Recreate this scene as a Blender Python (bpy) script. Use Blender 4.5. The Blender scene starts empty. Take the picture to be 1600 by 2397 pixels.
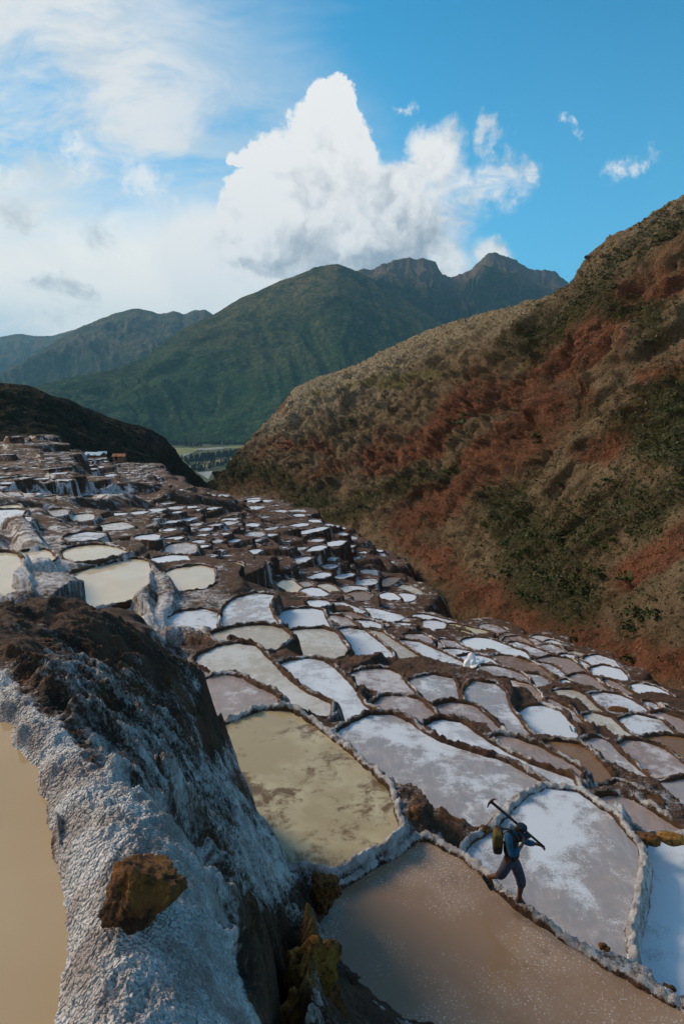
import bpy, bmesh, math, random
import numpy as np
from mathutils import Vector, Matrix

R = math.radians
random.seed(7)
scene = bpy.context.scene
COL = scene.collection

# ------------------------------------------------------------------ camera
PITCH = R(10.55)
cam_d = bpy.data.cameras.new('camera')
cam_d.sensor_fit = 'HORIZONTAL'; cam_d.sensor_width = 36.0; cam_d.lens = 36.0
cam_d.clip_start = 0.05; cam_d.clip_end = 90000
cam = bpy.data.objects.new('camera', cam_d); COL.objects.link(cam)
cam.location = (0, 0, 0); cam.rotation_euler = (R(90) - PITCH, 0, 0)
scene.camera = cam
CP, SP = math.cos(PITCH), math.sin(PITCH)

def ray(u, v):
    """world direction (unit depth along the lens axis) of a point of the photograph"""
    x = (np.asarray(u, float) - 800) / 1600; up = -(np.asarray(v, float) - 1198.5) / 1600
    return x, CP + up * SP, -SP + up * CP

def at_z(u, v, z):
    x, y, dz = ray(u, v); t = z / dz
    return np.stack([x * t, y * t, np.zeros_like(t) + z], -1)

def at_t(u, v, t):
    x, y, dz = ray(u, v); t = np.asarray(t, float)
    return np.stack([x * t, y * t, dz * t], -1)

def proj(x, y, z):
    """photograph position of world points (only used to place surface colours when the meshes are made)"""
    f = y * CP - z * SP; up = y * SP + z * CP
    return 800 + 1600 * x / f, 1198.5 - 1600 * up / f

# ------------------------------------------------------------------ colour management / cycles
vs = scene.view_settings
scene.display_settings.display_device = 'sRGB'
vs.view_transform = 'Standard'; vs.look = 'None'; vs.exposure = -0.08; vs.gamma = 1.0
vs.use_curve_mapping = False
scene.cycles.use_denoising = True
scene.cycles.use_adaptive_sampling = True; scene.cycles.adaptive_threshold = 0.03
scene.cycles.max_bounces = 4; scene.cycles.diffuse_bounces = 2; scene.cycles.glossy_bounces = 2
scene.cycles.volume_bounces = 1; scene.cycles.transparent_max_bounces = 6
scene.cycles.sample_clamp_indirect = 6

# ------------------------------------------------------------------ node helper
class NT:
    def __init__(s, tree): s.t = tree; s.n = tree.nodes; s.l = tree.links
    def node(s, typ, **kw):
        n = s.n.new(typ)
        for k, v in kw.items(): setattr(n, k, v)
        return n
    def put(s, sock, v):
        if v is None: return
        if hasattr(v, 'is_output'): s.l.new(v, sock)
        else:
            if sock.type == 'RGBA' and len(v) == 3: v = (*v, 1)
            sock.default_value = v
    def m(s, op, a, b=None, c=None, clamp=False):
        n = s.node('ShaderNodeMath', operation=op, use_clamp=clamp)
        for i, v in enumerate((a, b, c)):
            if v is not None: s.put(n.inputs[i], v)
        return n.outputs[0]
    def v(s, op, a, b=None, sc=None):
        n = s.node('ShaderNodeVectorMath', operation=op)
        s.put(n.inputs[0], a)
        if b is not None: s.put(n.inputs[1], b)
        if sc is not None: s.put(n.inputs[3], sc)
        return n.outputs['Value'] if op in ('DOT_PRODUCT', 'LENGTH', 'DISTANCE') else n.outputs[0]
    def noise(s, vec, scale, detail=4, rough=0.55, dist=0.0, color=False):
        n = s.node('ShaderNodeTexNoise')
        s.put(n.inputs['Vector'], vec); s.put(n.inputs['Scale'], scale); s.put(n.inputs['Detail'], detail)
        s.put(n.inputs['Roughness'], rough); s.put(n.inputs['Distortion'], dist)
        return n.outputs['Color'] if color else n.outputs[0]
    def voro(s, vec, scale, feature='F1', out='Distance', rnd=1.0):
        n = s.node('ShaderNodeTexVoronoi', feature=feature)
        s.put(n.inputs['Vector'], vec); s.put(n.inputs['Scale'], scale); s.put(n.inputs['Randomness'], rnd)
        return n.outputs[out]
    def ss(s, x, a, b, lo=0.0, hi=1.0):
        n = s.node('ShaderNodeMapRange', interpolation_type='SMOOTHSTEP', clamp=True)
        for i, v in enumerate((x, a, b, lo, hi)): s.put(n.inputs[i], v)
        return n.outputs[0]
    def mix(s, f, a, b, blend='MIX'):
        n = s.node('ShaderNodeMix', data_type='RGBA', blend_type=blend)
        s.put(n.inputs[0], f); s.put(n.inputs[6], a); s.put(n.inputs[7], b)
        return n.outputs[2]
    def mapv(s, vec, loc=(0, 0, 0), rot=(0, 0, 0), scale=(1, 1, 1)):
        n = s.node('ShaderNodeMapping')
        s.put(n.inputs[0], vec); n.inputs[1].default_value = loc; n.inputs[2].default_value = rot; n.inputs[3].default_value = scale
        return n.outputs[0]
    def sep(s, vec):
        n = s.node('ShaderNodeSeparateXYZ'); s.put(n.inputs[0], vec); return n.outputs
    def comb(s, x, y, z):
        n = s.node('ShaderNodeCombineXYZ')
        for i, v in enumerate((x, y, z)): s.put(n.inputs[i], v)
        return n.outputs[0]
    def attr(s, name, out='Fac'):
        n = s.node('ShaderNodeAttribute', attribute_name=name); return n.outputs[out]

# ------------------------------------------------------------------ world: evening sky with clouds
SUN_AZ, SUN_EL = R(-56), R(32)          # the sun stands to the left, low, behind thin cloud
world = bpy.data.worlds.new('World'); scene.world = world; world.use_nodes = True
def build_world():
    w = NT(world.node_tree); w.n.clear()
    d = w.v('NORMALIZE', w.node('ShaderNodeTexCoord').outputs['Generated'])
    sky = w.node('ShaderNodeTexSky', sky_type='NISHITA', sun_disc=False, sun_elevation=SUN_EL, sun_rotation=SUN_AZ,
                 altitude=3300, air_density=1.0, dust_density=0.6, ozone_density=1.5)
    x, y, z = w.sep(d)
    blue = w.mix(1.0, w.v('SCALE', sky.outputs[0], sc=0.115), (0.17, 1.42, 1.58), 'MULTIPLY')
    blue = w.mix(w.ss(z, 0.60, 0.0, 0.0, 0.50), blue, (0.22, 0.58, 0.84))
    yy = w.m('MAXIMUM', y, 0.22)
    gx = w.m('DIVIDE', x, yy); gz = w.m('DIVIDE', z, yy)
    # high veil of cloud from the left, plus an added unseen part behind
    g = w.comb(gx, gz, w.m('MULTIPLY', y, 0.3))
    soft = w.noise(w.mapv(g, rot=(0, 0, R(28)), scale=(1.5, 4.4, 1)), 2.3, 5, 0.60, 0.7)
    fine = w.noise(w.mapv(g, rot=(0, 0, R(18)), scale=(1, 1.9, 1)), 6.5, 5, 0.66, 0.5)
    wisp = w.m('ADD', w.m('MULTIPLY', soft, 0.62), w.m('MULTIPLY', fine, 0.38))
    # edge of the veil: leans from upper left to the cumulus
    side = w.m('ADD', w.m('ADD', gx, w.m('MULTIPLY', gz, 0.78)), w.m('MULTIPLY', w.m('SUBTRACT', soft, 0.5), 0.30))
    left = w.m('MAXIMUM', w.ss(side, 0.40, 0.02), w.ss(y, 0.25, -0.25, 0, 0.30))  # second term: unseen veil behind the camera, added to whiten the ambient light
    hole = w.ss(w.m('ABSOLUTE', w.m('SUBTRACT', w.m('ADD', gz, w.m('MULTIPLY', gx, 0.22)), 0.24)), 0.02, 0.15)
    veil = w.m('MULTIPLY', left, w.ss(w.m('ADD', wisp, w.m('MULTIPLY', hole, 0.10)), 0.36, 0.62, 0.16, 0.95))
    # bright low bank on the left, near the sun
    lowsel = w.m('ADD', gz, w.m('MULTIPLY', w.m('SUBTRACT', fine, 0.5), 0.22))
    bank = w.m('MULTIPLY', w.ss(lowsel, 0.30, 0.14, 0, 0.97), w.ss(w.m('ADD', gx, w.m('MULTIPLY', soft, 0.2)), 0.32, 0.02))
    bluegap = w.ss(w.v('DISTANCE', w.comb(gx, w.m('MULTIPLY', gz, 1.6), 0), (-0.52, 0.055, 0)), 0.05, 0.16)
    bank = w.m('MULTIPLY', bank, w.m('ADD', bluegap, w.ss(fine, 0.42, 0.6), clamp=True))
    # cumulus over the mountain
    wr = w.v('SUBTRACT', w.noise(d, 5.5, 3, 0.5, color=True), (0.5, 0.5, 0.5))
    wr2 = w.v('SUBTRACT', w.noise(d, 19, 5, 0.62, color=True), (0.5, 0.5, 0.5))
    p = w.v('ADD', w.v('ADD', d, w.v('SCALE', wr, sc=0.07)), w.v('SCALE', wr2, sc=0.055))
    p = w.v('ADD', p, w.v('SCALE', w.v('SUBTRACT', w.noise(d, 60, 3, 0.6, color=True), (0.5, 0.5, 0.5)), sc=0.014))
    blobs = [(765, 235, 52), (800, 262, 48), (735, 330, 80), (812, 318, 62), (655, 392, 82), (770, 410, 125), (590, 372, 40),
             (575, 470, 62), (600, 540, 105), (715, 520, 150), (870, 470, 105), (930, 430, 62), (1000, 372, 62), (840, 560, 120), (960, 540, 95), (520, 560, 62)]
    def field(vec, bl):
        f = None
        for (u, v, r) in bl:
            c = Vector([float(q) for q in ray(u, v)]); k = c.length; c.normalize()
            rr = r / 1600 / k
            e = w.m('DIVIDE', w.v('DISTANCE', vec, tuple(c)), rr)
            f = e if f is None else w.m('SMOOTH_MIN', f, e, 0.18)
        return f
    f = field(p, blobs)
    cum = w.ss(f, w.m('ADD', 1.06, w.ss(gx, 0.02, 0.16, 0, 0.22)), w.m('SUBTRACT', 0.90, w.ss(gx, 0.02, 0.16, 0, 0.35)))
    trail = field(w.v('ADD', d, w.v('SCALE', wr2, sc=0.11)), [(1010, 430, 80), (1080, 450, 75), (1150, 420, 60), (1060, 520, 70), (1205, 395, 38), (1135, 320, 42)])
    trail = w.m('MULTIPLY', w.ss(trail, 1.25, 0.35), w.ss(w.noise(w.mapv(g, rot=(0, 0, R(-35)), scale=(1, 3.0, 1)), 9, 6, 0.62, 0.6), 0.36, 0.62, 0.25, 0.95))
    low = field(w.v('ADD', d, w.v('SCALE', wr2, sc=0.05)), [(480, 600, 130), (640, 640, 120), (800, 640, 110), (930, 610, 60), (1050, 615, 60), (1150, 600, 48)])
    low = w.ss(low, 1.15, 0.55, 0, 0.95)
    puff = field(w.v('ADD', d, w.v('SCALE', wr2, sc=0.10)), [(350, 425, 46), (175, 365, 34), (195, 408, 30), (310, 410, 30), (385, 445, 24), (950, 268, 17), (1430, 408, 24), (1475, 392, 22), (1500, 386, 14), (1350, 280, 18), (20, 418, 26)])
    puff = w.m('MULTIPLY', w.ss(puff, 1.55, 0.2, 0, 0.8), w.ss(w.noise(d, 34, 6, 0.7, 0.4), 0.36, 0.58, 0.1, 1.0))
    # light on the cumulus: sunward (left, up) billows white, base and lee side grey
    e1 = w.noise(p, 13, 5, 0.55)
    sund = Vector((math.sin(SUN_AZ) * math.cos(SUN_EL), math.cos(SUN_AZ) * math.cos(SUN_EL), math.sin(SUN_EL)))
    e2 = w.noise(w.v('ADD', p, tuple(sund * 0.022)), 13, 5, 0.55)
    rel = w.m('MULTIPLY', w.m('SUBTRACT', e1, e2), 2.7)
    lee = w.m('ADD', w.m('MULTIPLY', w.m('SUBTRACT', gx, -0.02), 1.7), w.m('MULTIPLY', w.m('SUBTRACT', 0.30, gz), 2.7))
    shade = w.m('ADD', w.m('SUBTRACT', w.m('ADD', lee, w.m('MULTIPLY', w.m('SUBTRACT', e1, 0.5), 0.9)), rel), -0.12)
    basel = w.ss(w.m('ABSOLUTE', w.m('SUBTRACT', gz, 0.165)), 0.07, 0.0, 0, 0.40)
    basel = w.m('MULTIPLY', basel, w.ss(w.m('ABSOLUTE', w.m('SUBTRACT', gx, 0.0)), 0.22, 0.02))
    shade = w.m('ADD', shade, basel)
    cumcol = w.mix(w.ss(shade, -0.15, 0.95), (0.99, 0.98, 0.96), (0.36, 0.42, 0.49))
    greys = field(w.v('ADD', d, w.v('SCALE', wr2, sc=0.10)), [(30, 515, 34), (215, 545, 36), (255, 540, 26), (110, 706, 36), (160, 700, 40), (205, 704, 34), (80, 698, 26)])
    greys = w.m('MULTIPLY', w.ss(greys, 1.5, 0.1, 0, 0.8), w.ss(fine, 0.36, 0.6))
    vcol = w.mix(w.ss(fine, 0.38, 0.62), (0.72, 0.78, 0.82), (0.90, 0.90, 0.89))
    bcol = w.mix(greys, (1.12, 1.08, 1.0), (0.48, 0.51, 0.53))
    col = w.mix(veil, blue, vcol)
    col = w.mix(bank, col, bcol)
    col = w.mix(w.m('MULTIPLY', greys, 0.8), col, (0.55, 0.58, 0.60))
    col = w.mix(low, col, w.mix(w.ss(shade, 0.3, 1.1), (1.0, 0.99, 0.96), (0.62, 0.64, 0.64)))
    col = w.mix(puff, col, (1.0, 1.0, 0.99))
    col = w.mix(trail, col, w.mix(w.ss(e1, 0.62, 0.4), (0.98, 0.98, 0.98), (0.62, 0.70, 0.78)))
    col = w.mix(cum, col, cumcol)
    # below the horizon: dim ground colour (never seen, land covers it)
    col = w.mix(w.ss(z, -0.02, -0.12), col, (0.05, 0.05, 0.045))
    bg = w.node('ShaderNodeBackground'); w.put(bg.inputs[0], col); bg.inputs[1].default_value = 1.0
    out = w.node('ShaderNodeOutputWorld'); w.l.new(bg.outputs[0], out.inputs[0])
build_world()
world.cycles.sampling_method = 'MANUAL'; world.cycles.sample_map_resolution = 512

sun_d = bpy.data.lights.new('sun', 'SUN'); sun_d.energy = 4.2; sun_d.angle = R(18); sun_d.color = (1.0, 0.82, 0.62)
sun = bpy.data.objects.new('sun', sun_d); COL.objects.link(sun)
sun.rotation_euler = (R(90) - SUN_EL, 0, -SUN_AZ + R(180))   # aim along minus sun direction
_sd = Vector((math.sin(SUN_AZ) * math.cos(SUN_EL), math.cos(SUN_AZ) * math.cos(SUN_EL), math.sin(SUN_EL)))
sun.rotation_euler = _sd.to_track_quat('Z', 'Y').to_euler()

# ------------------------------------------------------------------ numpy noise
_rng = np.random.default_rng(11)
_ang = _rng.uniform(0, 2 * np.pi, 4096); _GX, _GY = np.cos(_ang), np.sin(_ang); _RV = _rng.uniform(0, 1, 4096)
def _h(i, j, seed=0):
    a = (i.astype(np.int64) * 374761393 + j.astype(np.int64) * 668265263 + seed * 1442695041) & 0xFFFFFFFF
    a = ((a ^ (a >> 13)) * 1274126177) & 0xFFFFFFFF
    return ((a ^ (a >> 16)) & 4095)
def gn(x, y, seed=0):
    x = np.asarray(x, float); y = np.asarray(y, float)
    xi = np.floor(x); yi = np.floor(y); fx = x - xi; fy = y - yi
    xi = xi.astype(np.int64); yi = yi.astype(np.int64)
    def g(a, b):
        k = _h(xi + a, yi + b, seed); return _GX[k] * (fx - a) + _GY[k] * (fy - b)
    sx = fx * fx * fx * (fx * (fx * 6 - 15) + 10); sy = fy * fy * fy * (fy * (fy * 6 - 15) + 10)
    a = g(0, 0); b = g(1, 0); c = g(0, 1); d = g(1, 1)
    return ((a + (b - a) * sx) * (1 - sy) + (c + (d - c) * sx) * sy) * 1.5
def fbm(x, y, oct=4, seed=0, gain=0.5, ridged=False):
    s = 0; a = 1; n = 0
    for o in range(oct):
        q = gn(x, y, seed + o * 17)
        if ridged: q = 1 - 2 * np.abs(q)
        s = s + a * q; n += a; a *= gain; x = x * 2.03 + 3.7; y = y * 2.03 - 1.9
    return s / n
def worley(x, y, seed=0):
    xi = np.floor(x).astype(np.int64); yi = np.floor(y).astype(np.int64)
    best = np.full(np.shape(x), 9.0)
    for a in (-1, 0, 1):
        for b in (-1, 0, 1):
            k = _h(xi + a, yi + b, seed); k2 = _h(xi + a, yi + b, seed + 5)
            best = np.minimum(best, (xi + a + _RV[k] - x) ** 2 + (yi + b + _RV[k2] - y) ** 2)
    return np.sqrt(best)
def sstep(x, a, b):
    t = np.clip((x - a) / (b - a), 0, 1); return t * t * (3 - 2 * t)

def tps_fit(P, w, lam=0.0, scale=1.0):
    P = np.asarray(P, float) / scale; n = len(P)
    d = np.linalg.norm(P[:, None] - P[None], axis=-1)
    K = np.where(d > 0, d * d * np.log(np.maximum(d, 1e-9)), 0) + lam * np.eye(n)
    A = np.zeros((n + 3, n + 3)); A[:n, :n] = K; A[:n, n] = 1; A[:n, n + 1:] = P; A[n, :n] = 1; A[n + 1:, :n] = P.T
    c = np.linalg.solve(A, np.concatenate([w, np.zeros(3)]))
    def ev(x, y):
        x = np.asarray(x, float) / scale; y = np.asarray(y, float) / scale
        s = c[n] + c[n + 1] * x + c[n + 2] * y
        for i in range(n):
            q = (x - P[i, 0]) ** 2 + (y - P[i, 1]) ** 2
            s = s + c[i] * 0.5 * q * np.log(np.maximum(q, 1e-12))
        return s
    return ev
def lin_fit(P, w, lam=0.0):
    """biharmonic-free distance kernel: stays between the control heights"""
    P = np.asarray(P, float); n = len(P)
    d = np.linalg.norm(P[:, None] - P[None], axis=-1)
    A = np.zeros((n + 1, n + 1)); A[:n, :n] = -d + lam * np.eye(n); A[:n, n] = 1; A[n, :n] = 1
    c = np.linalg.solve(A, np.concatenate([w, [0]]))
    def ev(x, y):
        s = np.full(np.shape(x), c[n])
        for i in range(n):
            s -= c[i] * np.sqrt((x - P[i, 0]) ** 2 + (y - P[i, 1]) ** 2)
        return s
    return ev

# ------------------------------------------------------------------ mesh helpers
def link(o): COL.objects.link(o); return o
def mesh_obj(name, verts, faces, mat, parent=None, smooth=True, attrs=None):
    me = bpy.data.meshes.new(name)
    verts = np.asarray(verts, np.float32)
    if isinstance(faces, np.ndarray):
        n, k = faces.shape
        me.vertices.add(len(verts)); me.vertices.foreach_set('co', verts.ravel())
        me.loops.add(n * k); me.loops.foreach_set('vertex_index', faces.astype(np.int32).ravel())
        me.polygons.add(n); me.polygons.foreach_set('loop_start', np.arange(0, n * k, k, dtype=np.int32))
        me.polygons.foreach_set('loop_total', np.full(n, k, np.int32))
        me.update(calc_edges=True)
    else:
        me.from_pydata([tuple(map(float, v)) for v in verts], [], [tuple(map(int, f)) for f in faces]); me.update()
    if smooth: me.polygons.foreach_set('use_smooth', np.ones(len(me.polygons), bool))
    if attrs:
        for k, a in attrs.items():
            at = me.attributes.new(k, 'FLOAT', 'POINT'); at.data.foreach_set('value', np.asarray(a, np.float32))
    if mat: me.materials.append(mat)
    o = bpy.data.objects.new(name, me); link(o)
    if parent: o.parent = parent
    return o
def grid_faces(nr, nc, keep=None, closed=False):
    j, i = np.meshgrid(np.arange(nr - 1), np.arange(nc - (0 if closed else 1)), indexing='ij')
    i2 = (i + 1) % nc
    f = np.stack([j * nc + i, j * nc + i2, (j + 1) * nc + i2, (j + 1) * nc + i], -1).reshape(-1, 4)
    if keep is not None: f = f[keep[f].any(1)]
    return f
def tag(o, label=None, cat=None, group=None, kind=None):
    if label: o['label'] = label
    if cat: o['category'] = cat
    if group: o['group'] = group
    if kind: o['kind'] = kind
    return o
def empty(name, loc=(0, 0, 0), rz=0):
    o = bpy.data.objects.new(name, None); o.empty_display_size = 0.1; o.location = loc; o.rotation_euler = (0, 0, rz); return link(o)
# ------------------------------------------------------------------ materials
def new_mat(name):
    m = bpy.data.materials.new(name); m.use_nodes = True
    w = NT(m.node_tree); w.n.clear()
    b = w.node('ShaderNodeBsdfPrincipled'); o = w.node('ShaderNodeOutputMaterial'); w.l.new(b.outputs[0], o.inputs[0])
    b.inputs['Specular IOR Level'].default_value = 0.3
    return m, w, b
def bump(w, b, h, strength=0.5, dist=0.02):
    n = w.node('ShaderNodeBump'); n.inputs['Strength'].default_value = strength; n.inputs['Distance'].default_value = dist
    w.put(n.inputs['Height'], h); w.l.new(n.outputs[0], b.inputs['Normal'])
def pos(w): return w.node('ShaderNodeNewGeometry').outputs['Position']
def rnd(w): return w.node('ShaderNodeObjectInfo').outputs['Random']
MAT = {}

def crust_material():
    """dark brown earth with salt dried on it; 'salt' says how much salt lies there, 'gold' ochre staining"""
    m, w, b = new_mat('salt_crusted_earth')
    P = pos(w); salt = w.attr('salt')
    streak = w.noise(w.mapv(P, scale=(1, 1, 0.34)), 3.4, 6, 0.70, 0.5)
    big = w.noise(P, 0.55, 5, 0.6)
    fine = w.noise(P, 26, 4, 0.7)
    grain = w.noise(P, 75, 2, 0.6)
    s = w.m('ADD', w.m('ADD', w.m('MULTIPLY', streak, 0.55), w.m('MULTIPLY', big, 0.25)), w.m('MULTIPLY', fine, 0.42))
    sb = w.noise(w.mapv(P, scale=(1, 1, 0.12)), 0.8, 4, 0.6, 0.3)
    s = w.m('ADD', s, w.m('MULTIPLY', w.m('SUBTRACT', sb, 0.5), w.attr('farwall')))
    s = w.m('ADD', s, w.m('SUBTRACT', salt, 0.5))
    mask = w.ss(s, 0.56, 0.76)
    earth = w.mix(w.ss(w.noise(P, 1.7, 6, 0.65), 0.35, 0.65), (0.026, 0.014, 0.010), (0.095, 0.046, 0.024))
    earth = w.mix(w.ss(fine, 0.48, 0.72), earth, (0.16, 0.075, 0.034))
    earth = w.mix(w.attr('gold'), earth, (0.20, 0.108, 0.030))
    sal = w.mix(w.ss(w.noise(P, 5, 4, 0.6), 0.36, 0.62), (0.38, 0.33, 0.315), (0.66, 0.66, 0.67))
    sal = w.mix(w.ss(grain, 0.28, 0.46), (0.30, 0.26, 0.25), sal)
    w.put(b.inputs['Base Color'], w.mix(mask, earth, sal))
    w.put(b.inputs['Roughness'], w.m('SUBTRACT', 0.85, w.m('MULTIPLY', mask, 0.25)))
    h = w.m('ADD', w.m('MULTIPLY', fine, 1.0), w.m('MULTIPLY', grain, 0.4))
    h = w.m('ADD', h, w.m('MULTIPLY', streak, 1.2))
    gr = w.attr('grainy')
    cell = w.m('SUBTRACT', 1.0, w.voro(w.v('ADD', P, w.v('SCALE', w.noise(P, 14, 2, 0.5, color=True), sc=0.03)), 75, 'F1'))
    h = w.m('ADD', h, w.m('MULTIPLY', w.m('MULTIPLY', cell, gr), 0.8))
    bump(w, b, h, 1.0, 0.05)
    return m
MAT['crust'] = crust_material()

def pond_salt(name, white, wet, dark, lo, hi, rough=0.45):
    m, w, b = new_mat(name)
    P = pos(w); r = rnd(w)
    q = w.v('ADD', P, w.comb(w.m('MULTIPLY', r, 37), w.m('MULTIPLY', r, 91), 0))
    n1 = w.noise(q, 0.45, 5, 0.62, 0.3); n2 = w.noise(q, 2.4, 6, 0.68, 0.2); n3 = w.noise(q, 30, 4, 0.65)
    sweep = w.noise(w.mapv(q, rot=(0, 0, 0.6), scale=(1, 0.25, 1)), 9, 3, 0.5)
    s = w.m('ADD', w.m('ADD', w.m('MULTIPLY', n1, 0.55), w.m('MULTIPLY', n2, 0.32)), w.m('MULTIPLY', n3, 0.20))
    s = w.m('ADD', s, w.m('MULTIPLY', w.m('SUBTRACT', r, 0.5), 0.16))
    mask = w.ss(s, lo, hi)
    c = w.mix(w.ss(n2, 0.40, 0.64), wet, dark)
    c = w.mix(w.m('MULTIPLY', w.ss(sweep, 0.5, 0.66), 0.14), c, white)
    mask = w.m('MAXIMUM', mask, w.m('MULTIPLY', w.ss(w.m('ADD', w.attr('edge'), w.m('MULTIPLY', w.m('SUBTRACT', n2, 0.5), 1.5)), 0.55, 0.95), 0.8))
    w.put(b.inputs['Base Color'], w.mix(mask, c, white))
    w.put(b.inputs['Roughness'], w.m('ADD', rough - 0.28, w.m('MULTIPLY', mask, 0.35)))
    b.inputs['Specular IOR Level'].default_value = 0.55
    bump(w, b, w.m('ADD', n3, w.m('MULTIPLY', n2, 0.6)), 0.35, 0.02)
    return m
MAT['salt'] = pond_salt('dried_white_salt', (0.56, 0.59, 0.64), (0.28, 0.255, 0.255), (0.35, 0.29, 0.265), 0.47, 0.56)  # salt is white; a blue sky sheen is tinted into the colour
MAT['white'] = pond_salt('thick_white_salt', (0.62, 0.66, 0.72), (0.40, 0.40, 0.43), (0.46, 0.43, 0.42), 0.42, 0.54)  # same blue sky sheen tinted into the white
MAT['pink'] = pond_salt('pinkish_wet_salt', (0.50, 0.48, 0.50), (0.26, 0.195, 0.17), (0.32, 0.235, 0.205), 0.52, 0.64)
MAT['mud'] = pond_salt('drained_brown_mud', (0.42, 0.34, 0.28), (0.16, 0.085, 0.05), (0.22, 0.13, 0.08), 0.56, 0.78, 0.6)

def pond_brine(name, base, mott, pale, rough, mlo=0.5, mhi=0.66, flecks=None, spec=0.5, ripple=0.03):
    m, w, b = new_mat(name)
    P = pos(w); r = rnd(w)
    q = w.v('ADD', P, w.comb(w.m('MULTIPLY', r, 53), w.m('MULTIPLY', r, 17), 0))
    n1 = w.noise(q, 0.55, 5, 0.6, 0.4); n2 = w.noise(q, 2.1, 6, 0.7, 0.3)
    c = w.mix(w.ss(n1, 0.38, 0.62), base, pale)
    c = w.mix(w.ss(w.m('ADD', w.m('MULTIPLY', n1, 0.4), w.m('MULTIPLY', n2, 0.6)), mlo, mhi), c, mott)
    if flecks:
        v = w.voro(q, 24, 'F1'); sel = w.noise(q, 38, 2, 0.5)
        zone = w.ss(w.m('ADD', n1, w.m('MULTIPLY', n2, 0.5)), 0.60, 0.82)
        fm = w.m('MULTIPLY', w.ss(v, 0.46, 0.24), w.m('MULTIPLY', w.ss(sel, 0.48, 0.58), zone))
        c = w.mix(w.m('MULTIPLY', fm, 0.5), c, flecks)
    w.put(b.inputs['Base Color'], c)
    b.inputs['Roughness'].default_value = rough; b.inputs['Specular IOR Level'].default_value = spec; b.inputs['IOR'].default_value = 1.36
    rp = w.noise(w.mapv(q, rot=(0, 0, 0.5), scale=(1, 2.5, 1)), 5, 3, 0.5)
    bump(w, b, rp, ripple, 0.02)
    return m
MAT['brine'] = pond_brine('yellowish_brine', (0.35, 0.275, 0.15), (0.16, 0.095, 0.038), (0.47, 0.40, 0.25), 0.08, 0.49, 0.60)
MAT['near'] = pond_brine('ochre_brine', (0.38, 0.265, 0.145), (0.30, 0.195, 0.10), (0.42, 0.31, 0.185), 0.07, 0.56, 0.75)
MAT['tan'] = pond_brine('tan_brine_with_crystals', (0.235, 0.150, 0.095), (0.125, 0.072, 0.042), (0.29, 0.20, 0.14), 0.08, 0.52, 0.72, (0.66, 0.60, 0.58))
MAT['brown'] = pond_brine('brown_brine', (0.185, 0.095, 0.042), (0.15, 0.075, 0.033), (0.22, 0.125, 0.062), 0.09)
MAT['mirror'] = pond_brine('still_brine_painted_reflection', (0.56, 0.46, 0.33), (0.48, 0.38, 0.26), (0.60, 0.51, 0.38), 0.06, 0.6, 0.8, None, 0.45, 0.05)  # warm reflection of the sky painted into the cream base colour
MAT['cream'] = pond_salt('cream_brine_over_salt', (0.54, 0.53, 0.51), (0.35, 0.295, 0.22), (0.41, 0.35, 0.28), 0.48, 0.70, 0.4)
MAT['yellow'] = pond_brine('pale_yellow_brine', (0.44, 0.38, 0.22), (0.34, 0.28, 0.14), (0.48, 0.43, 0.29), 0.12)
MAT['spot'] = pond_salt('brown_pan_with_salt_specks', (0.55, 0.50, 0.48), (0.25, 0.15, 0.085), (0.30, 0.18, 0.10), 0.55, 0.68)

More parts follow.
